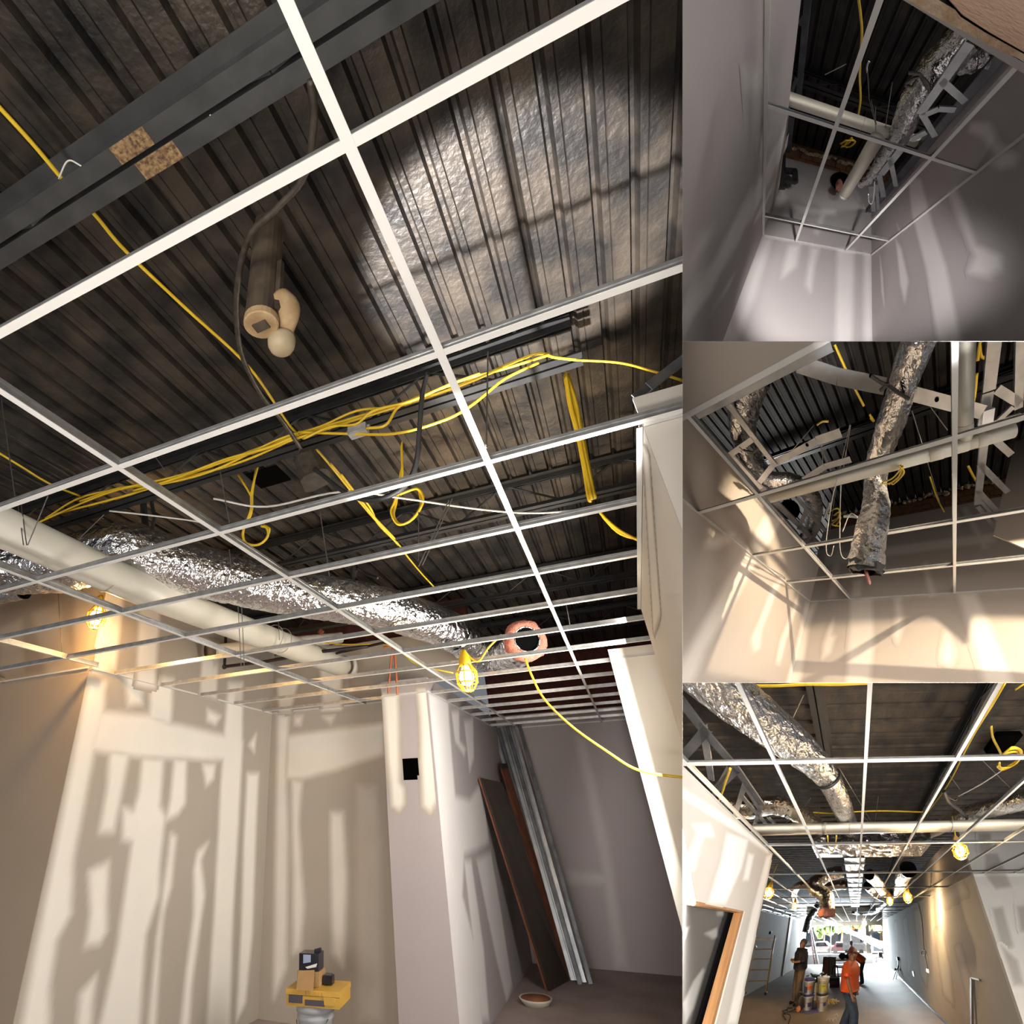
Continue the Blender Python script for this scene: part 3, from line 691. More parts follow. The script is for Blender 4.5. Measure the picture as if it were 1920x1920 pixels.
mb = MB(); mb.lathe(mc - md * .02, md, [(.125, .055), (.118, .068), (.11, .062), (.108, .04)], 26, closed=True); build(M, mb, 'wire_rim', 'foil', th2, smooth=True)
mb = MB(); mb.lathe(mc - md * .02, md, [(.11, .045), (.10, .046)], 26); build(M, mb, 'duct_opening', 'darkvoid', th2)
foil_duct(M, 'flexible_duct', [M.at(-80, 1130, 1, 2.7), M.at(0, 1112, 1, 2.75), M.at(45, 1103, 1, 2.8)], .10, 'short lower foil duct end at the picture edge', wr=.1)
def strap(rm, name, pts, a, v, w, label):
    mb = MB(); P = PL(rm, pts, a, v); t = thing(rm, name, P[-1], label, 'strap')
    mb.tube(P, w, 6); build(rm, mb, 'strap_band', 'black', t)
    return t
s1 = strap(M, 'duct_strap', [(268, 925), (270, 960), (275, 1010), (285, 1062)], 1, 2.75, .028, 'black strap holding the long duct near the big pipe')
mb = MB(); mb.tube(PL(M, [(283, 935), (290, 970), (280, 1010), (276, 1030)], 1, 2.74), .016, 6); build(M, mb, 'strap_tail', 'black', s1)
s1 = strap(M, 'duct_strap', [(664, 1064), (662, 1095), (655, 1125), (640, 1136)], 1, 4.2, .03, 'black strap holding the middle of the long duct')
mb = MB(); mb.tube(PL(M, [(672, 1066), (690, 1078), (708, 1084)], 1, 4.2), .015, 6); build(M, mb, 'strap_tail', 'black', s1)
# hanger wires of the grid
for x0, y0, x1, y1, v in [(2, 745, 28, 930, 1.3), (32, 935, 44, 1022, 1.6), (38, 935, 50, 1022, 1.6), (90, 930, 52, 1022, 1.6), (195, 965, 68, 1088, 2.0), (108, 1100, 117, 1235, 2.9), (290, 855, 308, 880, 1.9), (413, 885, 430, 980, 2.0), (600, 960, 618, 1080, 2.6),
                          (430, 1030, 435, 1080, 2.6), (445, 1110, 452, 1250, 3.4), (452, 1110, 458, 1250, 3.4), (915, 660, 912, 840, 1.6), (785, 960, 785, 1050, 2.6), (1060, 1125, 1070, 1180, 4.4), (848, 935, 792, 1060, 2.6), (842, 938, 785, 1062, 2.6), (520, 1130, 524, 1200, 4)]:
    mb = MB(); mb.tube(PL(M, [(x0, y0), (x1, y1)], 1, v), .0032, 5); build(M, mb, 'hanger_wire', 'wire', grid)
for q, v in (([(110, 335), (127, 302), (150, 310), (185, 332)], .58), ([(394, 215), (398, 228), (402, 240), (405, 248)], .55)):
    cable(M, 'tie_wire', PL(M, q, 2, 2.0), .003, 'white_cable', 'white tie wire twisted round the near joist' if q[0][0] < 200 else 'short white tie wire stub on the near joist', 'wire')
# galvanised track lying on the white partition
t = thing(M, 'metal_track', M.at(1240, 720, 1, 1.8), 'galvanised steel track lying across the top of the white partition', 'steel track')
p, q = M.at(1210, 742, 1, 1.80), M.at(1320, 655, 1, 2.1)
mb = MB(); mb.profile(p, q, [(-.035, 0), (.035, 0), (.035, .035), (.032, .035), (.032, .003), (-.032, .003), (-.032, .035), (-.035, .035)]); build(M, mb, 'channel', 'galv', t)
# ---- cage lamps
def cage_lamp(rm, c, s, label, power, radius=.03, hang=None, tint=(1.0, .56, .18)):
    t = thing(rm, 'cage_lamp', c, label, 'work lamp', 'yellow caged work lamps')
    c = np.asarray(c, float)
    mb = MB(); mb.lathe(c + [0, 0, .055 * s], (0, 0, 1), [(.030 * s, 0), (.034 * s, .01 * s), (.030 * s, .05 * s), (.018 * s, .075 * s), (.012 * s, .09 * s)], 14); build(rm, mb, 'socket', 'lamp_yellow', t, smooth=True)
    mb = MB(); mb.lathe(c, (0, 0, 1), [(.006 * s, -.052 * s), (.028 * s, -.042 * s), (.040 * s, -.015 * s), (.038 * s, .012 * s), (.022 * s, .04 * s), (.016 * s, .06 * s)], 16); build(rm, mb, 'bulb', 'bulb', t, smooth=True)
    mb = MB()
    for k in range(8):
        a = k * math.pi / 4
        mb.tube([c + [math.cos(a) * r * s, math.sin(a) * r * s, z * s] for r, z in ((.034, .06), (.058, .02), (.056, -.035), (.03, -.075), (0, -.085))], .0035 * s, 5)
    for z, r in ((.02, .058), (-.035, .056)):
        mb.tube([c + [math.cos(a) * r * s, math.sin(a) * r * s, z * s] for a in np.linspace(0, 2 * math.pi, 17)], .0035 * s, 5)
    build(rm, mb, 'cage', 'lamp_yellow', t, smooth=True)
    if hang is not None:
        mb = MB(); mb.tube(curve([c + [0, 0, .14 * s], *hang], 5), .006 * s, 6); build(rm, mb, 'cord', 'yellow', t, smooth=True)
    w = rm.W(c + np.array([0, 0, -.072 * s]))
    point_light('lamp_glow', w, radius, power, tint)
    return t
MT['bulb'] = mat('lit_bulb', (1, .8, .4), (1, .75, .3), 3, .3, emit=((1.0, .62, .16), 9.0))
MT['lamp_yellow'] = mat('lamp_yellow_plastic', (.85, .50, .02), (.8, .45, .02), 5, .4)
cage_lamp(M, M.at(875, 1268, 1, 4.6), 1.55, 'glowing yellow cage lamp hanging below the open duct mouth', 18, hang=[M.at(895, 1240, 1, 4.6), M.at(915, 1215, 1, 4.6), M.at(940, 1190, 1, 4.65)])
cage_lamp(M, M.at(181, 1156, 1, 2.98), 1.3, 'glowing yellow cage lamp above the grid by the warm wall', 48, hang=[M.at(170, 1120, 1, 2.95), M.at(130, 1090, 1, 2.9)])
# ---- leaning things by the back wall
fl = lambda x, y: M.at(x, y, 2, FZ)
t = thing(M, 'brown_panel', fl(1040, 1848), 'tall dark brown wooden panel leaning on the column side', 'wooden panel')
b0, b1 = fl(1026, 1858), fl(1062, 1838); t0, t1 = M.at(899, 1460, 0, -1.77), M.at(937, 1468, 0, -1.66)
nn = nrm(np.cross(b1 - b0, t0 - b0)) * .035
mb = MB(); mb.prism([b0, b1, t1, t0], nn); build(M, mb, 'panel_board', 'brown_board', t)
for p, q in ((b0, t0), (b1, t1)):
    mb = MB(); mb.tube([p - nn * .2, q - nn * .2], .012, 6); build(M, mb, 'edge_strip', 'orange_board', t)
mb = MB(); mb.tube([t0, t1], .014, 6); build(M, mb, 'top_strip', 'orange_board', t)
t = thing(M, 'orange_brown_board', fl(1050, 1842), 'orange-brown board standing behind the dark brown panel', 'wooden board')
b0, b1 = fl(1062, 1836), fl(1072, 1832); t0, t1 = M.at(935, 1432, 0, -1.74), M.at(948, 1432, 0, -1.70)
mb = MB(); mb.prism([b0, b1, t1, t0], nrm(np.cross(b1 - b0, t0 - b0)) * .02); build(M, mb, 'board', 'orange_board', t)
mb = MB(); mb.prism([t0 * 1.0 + (b0 - t0) * .001, t1, t1 + (b1 - t1) * .03, t0 + (b0 - t0) * .03], nrm(np.cross(b1 - b0, t0 - b0)) * .025); build(M, mb, 'top_batten', 'brown_board', t)
sn = ['outermost', 'second', 'third', 'fourth', 'fifth', 'sixth', 'darkest outer', 'loose rear']
for k, (bx_, by_, tx_, ty_, m) in enumerate([(1058, 1833, 927, 1366, 'galv'), (1068, 1835, 934, 1365, 'galv_dark'), (1075, 1838, 941, 1364, 'galv'), (1082, 1838, 948, 1363, 'galv'), (1088, 1840, 955, 1363, 'galv'), (1096, 1842, 962, 1363, 'galv'), (1108, 1845, 974, 1360, 'galv_dark'), (1088, 1846, 951, 1362, 'galv_dark')]):
    b_ = M.at(bx_, by_, 2, FZ); tp = M.at(tx_, ty_, 1, 9.5 - .012 * k if ty_ else 9.4); 
    t = thing(M, 'metal_stud', b_, f'{sn[k]} galvanised stud of the bundle leaning in the back corner', 'metal stud', 'metal studs leaning in the corner')
    w, h = .05, .028
    mb = MB(); mb.profile(b_, tp, [(-w / 2, 0), (w / 2, 0), (w / 2, h), (w / 2 - .003, h), (w / 2 - .003, .003), (-w / 2 + .003, .003), (-w / 2 + .003, h), (-w / 2, h)], up=(0, -1, .3)); build(M, mb, 'channel', m, t)
    mb = MB(); dd = nrm(tp - b_); mb.profile(b_ + dd * .5, b_ + dd * .52, [(-.012, -.004), (.012, -.004), (.012, 0), (-.012, 0)], up=(0, -1, .3)); build(M, mb, 'service_hole', 'darkvoid', t)
t = thing(M, 'paint_tray', fl(1006, 1880), 'round reddish dish with a pale rim on the floor by the brown panel', 'dish')
c = fl(1006, 1884)
mb = MB(); mb.lathe(c, (0, 0, 1), [(.13, 0), (.17, .05), (.175, .06), (.16, .06), (.125, .02)], 24); build(M, mb, 'rim', 'pvc', t, smooth=True)
mb = MB(); mb.lathe(c + [0, 0, .03], (0, 0, 1), [(.15, 0), (.155, .03), (.02, .05)], 20); build(M, mb, 'fill', 'orange_board', t, smooth=True)
# ---- bucket with yellow tool case and boxes
MT['bucket_grey'] = mat('grey_bucket', (.42, .44, .47), (.36, .38, .41), 5, .45)
MT['case_yellow'] = mat('yellow_case', (.62, .37, .06), (.55, .32, .05), 6, .5)
MT['case_dark'] = mat('dark_case_print', (.07, .06, .08), None, 6, .6)
MT['cardboard'] = mat('cardboard', (.42, .26, .12), (.36, .21, .09), 8, .8)
MT['black_plastic'] = mat('glossy_black_plastic', (.015, .015, .02), (.03, .03, .045), 6, .2)
MT['white_print'] = mat('white_label', (.8, .8, .82), None, 6, .5)
bc = M.at(592, 1885, 1, 5.3); bz = FZ; br = .15; bt = bc[2] + .02
t = thing(M, 'grey_bucket', (bc[0], bc[1], bz), 'grey plastic bucket under the yellow tool case', 'bucket')
mb = MB(); mb.lathe((bc[0], bc[1], bz), (0, 0, 1), [(br * .84, 0), (br * .97, bt - bz - .10), (br * 1.05, bt - bz - .09), (br * 1.05, bt - bz - .07), (br, bt - bz - .065), (br * 1.0, bt - bz)], 26); build(M, mb, 'pail', 'bucket_grey', t, smooth=True)
mb = MB(); mb.lathe((bc[0], bc[1], bt - .045), (0, 0, 1), [(br * .9, 0), (br * 1.1, 0), (br * 1.1, .045), (br * .95, .05)], 26); build(M, mb, 'lid', 'bucket_grey', t, smooth=True)
mb = MB(); mb.tube(curve([(bc[0] + .15, bc[1] - .06, bt - .08), (bc[0] + .10, bc[1] - .17, bt - .2), (bc[0] - .02, bc[1] - .2, bt - .26), (bc[0] - .13, bc[1] - .1, bt - .1)], 6), .004, 6); build(M, mb, 'handle', 'wire', t, smooth=True)
mb = MB(); mb.box(bc[0] - .05, bc[0] + .09, bc[1] - br - .004, bc[1] - br + .02, bt - .35, bt - .14); build(M, mb, 'label', 'white_print', t)
cz0 = bt + .006; u1 = nrm([1, .16, 0]); u2 = np.array([-u1[1], u1[0], 0])
cc = np.array([bc[0] + .03, bc[1], cz0])
t = thing(M, 'tool_case', cc, 'yellow plastic tool case lying flat on the grey bucket', 'tool case')
def ob(c, hx, hy, hz): 
    mb = MB(); return mb.beam(c - u1 * hx, c + u1 * hx, hy * 2, hz * 2)
build(M, ob(cc + [0, 0, .035], .235, .16, .035), 'case_bottom', 'case_yellow', t)
build(M, ob(cc + [0, 0, .092], .24, .165, .018), 'case_lid', 'case_yellow', t)
f0 = cc - u2 * .166
for dx, w, m, nm2 in ((-.15, .06, 'case_dark', 'latch'), (.15, .05, 'case_yellow', 'latch'), (.02, .085, 'case_dark', 'name_plate')):
    mb = MB(); c = f0 + u1 * dx + [0, 0, .048 if nm2 == 'latch' else .03]; mb.beam(c - u1 * w, c + u1 * w, .012, .05 if nm2 == 'latch' else .035); build(M, mb, nm2, m, t)
for k in range(7):
    mb = MB(); c = f0 + u1 * (-.06 + .025 * k) + [0, 0, .09]; mb.beam(c - [0, 0, .014], c + [0, 0, .014], .006, .012, up=(0, 1, 0)); build(M, mb, 'rib', 'case_yellow', t)
kz = cz0 + .112
t = thing(M, 'cardboard_box', cc + [-.08, 0, .11], 'small cardboard box with an open flap on the yellow tool case', 'box')
c = cc - u1 * .07 + [0, 0, .112 + .05]
build(M, ob(c, .10, .085, .05), 'carton', 'cardboard', t)
mb = MB(); mb.prism([c - u1 * .09 - u2 * .087 + [0, 0, .05], c + u1 * .06 - u2 * .087 + [0, 0, .06], c + u1 * .085 - u2 * .19 - [0, 0, .05], c - u1 * .065 - u2 * .19 - [0, 0, .05]], (0, .003, .004)); build(M, mb, 'flap', 'cardboard', t)
t = thing(M, 'black_tool_box', c + [0, 0, .05], 'glossy black and dark red package on top of the cardboard box', 'package')
c2 = c + [0, 0, .112]
build(M, ob(c2, .09, .07, .058), 'body', 'black_plastic', t)
mb = MB(); mb.beam(c2 - u1 * .092 - u2 * .0 + [0, 0, .0], c2 - u1 * .085, .12, .1); build(M, mb, 'red_side', 'redbrick', t)
mb = MB(); mb.prism([c2 - u1 * .03 - u2 * .073 - [0, 0, .035], c2 + u1 * .08 - u2 * .073 - [0, 0, .005], c2 + u1 * .07 - u2 * .073 - [0, 0, .03], c2 - u1 * .01 - u2 * .073 - [0, 0, .045]], -u2 * .002); build(M, mb, 'white_flash', 'white_print', t)
mb = MB(); mb.prism([c2 - u1 * .05 - u2 * .073 - [0, 0, .01], c2 + u1 * .02 - u2 * .073 - [0, 0, .0], c2 + u1 * .02 - u2 * .073 + [0, 0, .05], c2 - u1 * .05 - u2 * .073 + [0, 0, .05]], -u2 * .002)
MT['blue_print'] = mat('pale_blue_print', (.35, .42, .62), None, 4, .3); build(M, mb, 'blue_patch', 'blue_print', t)
mb = MB(); mb.tube([c2 + u1 * .03 + [0, 0, .06], c2 + u1 * .09 + [0, 0, .075]], .018, 8); build(M, mb, 'handle', 'black_plastic', t)
t = thing(M, 'small_black_box', cc + u1 * .10 + [0, 0, .112], 'little black battery pack beside the cardboard box', 'battery')
c = cc + u1 * .085 + u2 * .02 + [0, 0, .112 + .035]
build(M, ob(c, .04, .035, .03), 'pack', 'black_plastic', t); build(M, ob(c + [0, 0, .034], .03, .02, .005), 'terminal', 'galv_dark', t)
# ================================================================== SMALL ROOM (upper side room)
def PT(x, y): return (1280 + x / 3, y / 3)
def LT(q, a, v): return [T.at(*PT(*p), a, v) for p in q]
def jagged(n, lo, hi): return [lo + (hi - lo) * random.random() for _ in range(n)]
tdz = 2.62
top_t = slab(T, 'ceiling', (-2.2, 4, -1.5, 4.2, tdz + .05, tdz + .1), 'darkvoid', label='dark roof deck over the small room')
deck(T, top_t, -2.2, 4, -1.5, 4.1, tdz, phase=.03, m='deck_side')
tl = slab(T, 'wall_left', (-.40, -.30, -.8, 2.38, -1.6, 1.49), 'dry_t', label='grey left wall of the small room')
tb = slab(T, 'wall_back', (-.40, 2.6, 2.38, 2.48, -1.6, 2.12), 'dry_t', label='back wall of the small room with compound strips and painted light streaks')
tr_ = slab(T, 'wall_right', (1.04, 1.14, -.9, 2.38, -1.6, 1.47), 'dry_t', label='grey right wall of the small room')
# crumbling brick strip above the back wall: separate bricks with ragged mortar
tbk = slab(T, 'wall_brick', (-.9, 2.6, 2.52, 2.62, 2.0, tdz), 'brick', label='brown brick strip under the roof deck of the small room')
for k in range(9):
    x = -.28 + k * .20
    for j, z in enumerate((2.17, 2.30)):
        mb = MB(); mb.box(x + (.1 if j else 0), x + .19 + (.1 if j else 0), 2.49, 2.53, z, z + .115); build(T, mb, 'brick', 'brick', tbk)
for k in range(26):
    x = -.32 + k * .065; mb = MB(); c = np.array([x, 2.50, 2.44 + random.random() * .10])
    mb.ball(c, .04 + random.random() * .03, 7, 5, (1, .5, .8)); mb.v = [tuple(np.array(p) + rng.normal(0, .008, 3)) for p in mb.v]
    build(T, mb, 'mortar_lump', 'mortar', tbk)
for k in range(14):
    x = -.25 + k * .12; mb = MB(); c = np.array([x, 2.485, 2.13 + random.random() * .03])
    mb.ball(c, .025 + random.random() * .02, 6, 4, (1.6, .5, .7)); build(T, mb, 'mortar_lump', 'mortar', tbk)
mud(T, tl, 0, -.30, [[PT(*p) for p in q] for q in [
    [(370, 400), (390, 350), (430, 345), (440, 480), (400, 480), (375, 450)], [(415, 830), (420, 780), (470, 770), (470, 800), (440, 850)],
    [(578, 690), (578, 820), (440, 1130), (200, 1560), (30, 1850), (-40, 1900), (-40, 1790), (180, 1450), (420, 1020), (500, 870)],
    [(160, 1260), (120, 1340), (40, 1500), (-20, 1540), (-20, 1430), (80, 1330)], [(270, 1570), (250, 1640), (195, 1720), (210, 1660)], [(515, 1025), (500, 1080), (400, 1280), (420, 1200)], [(460, 1740), (440, 1830), (380, 1910), (400, 1840)],
    [(478, 470), (492, 470), (485, 540), (475, 560)], [(80, 1490), (78, 1540), (66, 1575), (68, 1530)]]], .03, 'dry_t')
mud(T, tb, 1, 2.38, [[PT(*p) for p in q] for q in [  # compound strips, some also painted in for bright streaks of light
    [(450, 1330), (500, 1350), (400, 1680), (300, 1920), (200, 1920), (330, 1600)], [(600, 1385), (660, 1380), (640, 1500), (560, 1560), (580, 1450)], [(870, 1400), (965, 1405), (950, 1990), (860, 1990)],
    [(1020, 1420), (1058, 1440), (1072, 1990), (1020, 1990)], [(720, 1390), (770, 1395), (740, 1500), (720, 1640), (695, 1600)],
    [(620, 1150), (680, 1165), (860, 1180), (860, 1210), (690, 1200), (640, 1200)], [(560, 1060), (590, 1110), (520, 1210), (495, 1200)], [(780, 1190), (810, 1190), (760, 1320), (740, 1310)]]], .04, 'dry_t', strength=.8)
mud(T, tr_, 0, 1.04, [[PT(*p) for p in q] for q in [
    [(1270, 1000), (1340, 1010), (1400, 1250), (1480, 1500), (1580, 1990), (1450, 1990), (1370, 1500), (1290, 1200)],
    [(1495, 1090), (1535, 1050), (1600, 1200), (1650, 1380), (1700, 1400), (1790, 1440), (1790, 1510), (1720, 1560), (1640, 1540), (1610, 1530), (1645, 1440), (1560, 1260)],
    [(1620, 690), (1720, 690), (1780, 800), (1880, 880), (1870, 930), (1790, 950), (1740, 920), (1760, 870), (1680, 770), (1610, 740)],
    [(1200, 1350), (1230, 1400), (1270, 1580), (1250, 1700), (1225, 1600)], [(1110, 1440), (1125, 1550), (1135, 1720), (1120, 1640)], [(1215, 1290), (1205, 1260), (1225, 1300)]]], .03, 'dry_t')
gt = thing(T, 'ceiling_grid', (.4, 1, T.H), 'white suspended ceiling grid of the small grey room', 'ceiling grid')
for x in (.078, .688): add_tee(T, gt, (x, -.6, T.H), (x, 2.38, T.H), 'main_tee')
for y in (.651, 1.878):
    for a, b in ((-.30, .078), (.078, .688), (.688, 1.04)): add_tee(T, gt, (a, y, T.H), (b, y, T.H), 'cross_tee')
for p, q, t in (((-.30, -.6, T.H), (-.30, 2.38, T.H), (1, 0, 0)), ((1.04, -.6, T.H), (1.04, 2.38, T.H), (-1, 0, 0)), ((-.30, 2.38, T.H), (1.04, 2.38, T.H), (0, -1, 0))): angle_trim(T, gt, p, q, t)
for q in ([(1040, 400), (1050, 560), (1085, 700)], [(1060, 560), (1090, 700)], [(1180, 460), (1140, 720)], [(1085, 600), (1085, 870), (1070, 960)], [(920, 360), (800, 420)], [(1160, 740), (1170, 790)]):
    mb = MB(); mb.tube(LT(q, 2, 1.5), .004, 5); build(T, mb, 'hanger_wire', 'wire', gt)
cable(T, 'tie_wire', LT([(1038, 410), (1036, 380), (1045, 348), (1052, 352)], 2, 1.9), .008, 'white_cable', 'white tie wire end above the small room grid', 'wire')
cable(T, 'tie_wire', LT([(1045, 1090), (1050, 1140), (1068, 1140), (1078, 1080), (1080, 1020)], 2, 1.2), .006, 'white_cable', 'white wire loop hanging by the cream pipe end', 'wire')
joist(T, 1.20, -2, 3.5, 2.25, 2.58, 'black roof joist crossing above the small room', group='roof joists over the side rooms')
def pipe(rm, name, p, q, r, label, rings=(), m='pvc', rb='pvc_band'):
    t = thing(rm, name, p, label, 'pipe'); p = np.asarray(p, float); q = np.asarray(q, float)
    mb = MB(); mb.tube([p, q], r, 24); build(rm, mb, 'pipe_body', m, t, smooth=True)
    for k, w in rings:
        c = p + (q - p) * k; mb = MB(); mb.lathe(c, q - p, [(r * .98, -w), (r * 1.06, -w * .9), (r * 1.06, w * .9), (r * .98, w)], 24, closed=True); build(rm, mb, 'coupling_ring', rb, t, smooth=True)
    return t
pipe(T, 'drain_pipe', (-.9, 1.02, 1.58), (1.08, 1.02, 1.58), .064, 'cream drain pipe crossing the small room opening', ((.52, .003), (.64, .003), (.8, .05)), rb='pvc')
pipe(T, 'drain_pipe', T.at(*PT(1100, 770), 2, 1.25), T.at(*PT(905, 1100), 2, 1.25), .062, 'thick cream pipe dropping into the wall of the small room', ((.97, .02),))
th, Q, _ = foil_duct(T, 'flexible_duct', LT([(1590, 215), (1480, 330), (1390, 440), (1300, 570), (1250, 690), (1200, 800), (1130, 910), (1060, 1000), (995, 1040)], 2, 1.5), [.12, .13, .115, .11, .10, .10, .09, .07, .05], 'crumpled silver duct in the small room tied with a black strap', wr=.1)
foil_duct(T, 'flexible_duct', LT([(1780, 300), (1680, 320), (1590, 350), (1530, 400)], 2, 1.6), [.06, .12, .10, .05], 'side piece of silver duct behind the steel rail', wr=.1)
t = thing(T, 'duct_strap', T.at(*PT(1330, 430), 2, 1.4), 'black strap tied around the duct in the small room', 'strap')
for q in ([(1255, 470), (1300, 440), (1340, 430), (1380, 500)], [(1270, 410), (1330, 415), (1380, 470), (1390, 530)], [(1250, 480), (1290, 490), (1320, 450)]):
    mb = MB(); mb.tube(LT(q, 2, 1.36), .013, 6); build(T, mb, 'strap_band', 'black', t)
cable(T, 'electrical_cable', LT([(985, -30), (1000, 80), (1008, 190), (1000, 320), (996, 430), (1000, 560), (985, 660)], 2, 1.7), .010, 'yellow', 'yellow cable hanging above the small room grid')
coil(T, [LT_ for LT_ in [[PT(890, 810), PT(920, 790), PT(970, 795), PT(940, 825), PT(895, 820)], [PT(900, 825), PT(950, 775), PT(940, 800), PT(890, 828)], [PT(885, 808), PT(945, 785), PT(968, 800), PT(920, 830)]]], 2, 2.0, .012, 'little yellow cable coil near the brick of the small room', dv=.01)
# stud frame beside the duct
t = thing(T, 'metal_framing', T.at(*PT(1340, 640), 2, 1.33), 'galvanised stud frame with zigzag braces beside the duct', 'steel frame')
def stud(rm, parent, p, q, w, m='galv', name='stud', d=.02, up=(0, 0, 1)):
    mb = MB(); mb.profile(p, q, [(-w / 2, 0), (w / 2, 0), (w / 2, d), (w / 2 - .003, d), (w / 2 - .003, .003), (-w / 2 + .003, .003), (-w / 2 + .003, d), (-w / 2, d)], up); return build(rm, mb, name, m, parent)
for q, w in (([(1615, 245), (1335, 645)], .065), ([(1455, 455), (1590, 575)], .05), ([(1370, 645), (1440, 615)], .045), ([(1440, 615), (1535, 620)], .045), ([(1345, 640), (1420, 770)], .05), ([(1285, 790), (1370, 745)], .05),
             ([(1225, 845), (1115, 985)], .07), ([(1165, 885), (1200, 1050)], .05), ([(1105, 985), (1130, 1110)], .06), ([(1060, 1050), (1075, 1190)], .06), ([(1090, 1040), (1100, 1180)], .04)):
    p, q2 = LT(q, 2, 1.34); stud(T, t, p, q2, w)
tk = thing(T, 'metal_track', T.at(*PT(1400, 800), 0, 1.0), 'dark steel track along the top of the right wall', 'steel track')
mb = MB(); mb.profile((1.02, -.5, 1.49), (1.02, 2.36, 1.49), [(-.06, 0), (.06, 0), (.06, .05), (-.06, .05)]); build(T, mb, 'track_channel', 'galv_dark', tk)
mb = MB(); mb.profile((.952, -.5, 1.47), (.952, 2.36, 1.47), [(-.004, 0), (.004, 0), (.004, .07), (-.004, .07)]); build(T, mb, 'track_lip', 'black', tk)
lp = thing(T, 'steel_post', (-.36, .3, 1.6), 'galvanised stud post beyond the left wall top', 'metal stud')
stud(T, lp, T.at(*PT(705, -30), 2, 2.1), T.at(*PT(650, 560), 2, 2.1), .06, 'galv_dark'); stud(T, lp, T.at(*PT(665, 150), 2, 2.0), T.at(*PT(690, 110), 2, 2.0), .07, 'galv_dark', 'clip'); stud(T, lp, T.at(*PT(610, 530), 2, 1.9), T.at(*PT(640, 440), 2, 1.9), .03, 'galv_dark', 'brace'); stud(T, lp, T.at(*PT(610, 660), 2, 1.9), T.at(*PT(590, 860), 2, 1.9), .07, 'galv_dark', 'lower_post')
t = thing(T, 'black_bracket', T.at(*PT(600, 990), 1, 2.3), 'black steel bracket at the end of the left wall top', 'bracket')
for q in ([(565, 960), (640, 965)], [(575, 1010), (640, 1020)], [(630, 960), (635, 1025)], [(565, 870), (560, 1060)]):
    mb = MB(); p, q2 = LT(q, 1, 2.25); mb.beam(p, q2, .07, .07); build(T, mb, 'bracket_bar', 'black', t)
t = thing(T, 'wall_sleeve', T.at(*PT(890, 1020), 1, 2.36), 'dark wall opening stuffed with pink insulation', 'wall opening')
c = T.at(*PT(895, 1020), 1, 2.372); mb = MB(); mb.lathe(c, (0, -1, 0), [(.17, 0), (.18, .012), (.13, .014)], 18); build(T, mb, 'opening_rim', 'darkvoid', t)
c = T.at(*PT(880, 1045), 1, 2.30); mb = MB(); mb.ball(c, .085, 10, 7, (.7, .5, 1.5)); mb.v = [tuple(np.array(p) + rng.normal(0, .008, 3)) for p in mb.v]; build(T, mb, 'insulation_tuft', 'pink', t, smooth=True)
# door header close to the camera: cut board edge and timber
hz = .62
hd = thing(T, 'door_header', T.at(*PT(1600, 200), 2, hz), 'pale timber door header with a torn drywall edge close overhead', 'door header')
def strip(q, z0, z1, m, name, rough=0):
    P = LT(q, 2, hz); P = [np.array([p[0], p[1], z0]) for p in P]
    mb = MB(); mb.prism(P, (0, 0, z1 - z0)); return build(T, mb, name, m, hd)
strip([(1140, -60), (1230, -60), (1500, 110), (1700, 230), (1960, 375), (1960, 440), (1850, 375)], hz + .004, hz + .03, 'dry_t', 'header_board')
ed = [(1220, -60)] + [(1220 + 74 * k + random.randint(-14, 14), -20 + 39.5 * k + random.randint(-8, 8)) for k in range(11)]
ee = [(1430 + 52 * k, -5 + 30 * k) for k in range(11)][::-1]
strip(ed + ee, hz - .006, hz + .03, 'mortar', 'torn_gypsum_edge')
strip([(1440, -60), (1990, -60), (1990, 330), (1700, 165), (1560, 75)], hz - .03, hz + .03, 'wood_pale', 'timber_beam')
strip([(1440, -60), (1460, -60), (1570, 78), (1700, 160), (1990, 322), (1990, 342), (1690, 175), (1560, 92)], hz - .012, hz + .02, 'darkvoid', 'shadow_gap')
# ================================================================== CORNER ROOM (middle side room)
def PN(x, y): return (1280 + x / 3, 640 + y / 3)
def LN(q, a, v): return [N.at(*PN(*p), a, v) for p in q]
ndz = 2.80; NX, NY = -1.56, 2.23
top_n = slab(N, 'ceiling', (-4, 4, -1.2, 3.6, ndz + .05, ndz + .1), 'darkvoid', label='dark roof deck over the corner room')
deck(N, top_n, -4, 4, -1.2, 3.5, ndz, phase=.05, m='deck_side')
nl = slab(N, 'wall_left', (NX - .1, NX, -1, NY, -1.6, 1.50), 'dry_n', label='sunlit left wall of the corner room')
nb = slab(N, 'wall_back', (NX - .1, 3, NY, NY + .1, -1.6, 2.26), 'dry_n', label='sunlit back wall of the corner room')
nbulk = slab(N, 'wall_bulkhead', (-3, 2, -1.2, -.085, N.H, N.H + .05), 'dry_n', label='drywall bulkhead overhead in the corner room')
nbr = slab(N, 'wall_brick', (-1.7, 3, NY + .13, NY + .2, 2.0, ndz), 'brick', label='brown brick strip under the roof deck of the corner room')
for k in range(15):
    x = -1.5 + k * .22
    for j, z in enumerate((2.29, 2.42, 2.55)):
        mb = MB(); mb.box(x + (.11 if j % 2 else 0), x + .21 + (.11 if j % 2 else 0), NY + .10, NY + .14, z, z + .12); build(N, mb, 'brick', 'brick', nbr)
for k in range(34):
    mb = MB(); c = np.array([-1.5 + k * .09, NY + .09, 2.68 + random.random() * .10 + (.06 if k > 24 else 0)]); mb.ball(c, .035 + random.random() * .035, 7, 5, (1, .5, .9)); mb.v = [tuple(np.array(p) + rng.normal(0, .008, 3)) for p in mb.v]; build(N, mb, 'mortar_lump', 'mortar', nbr)
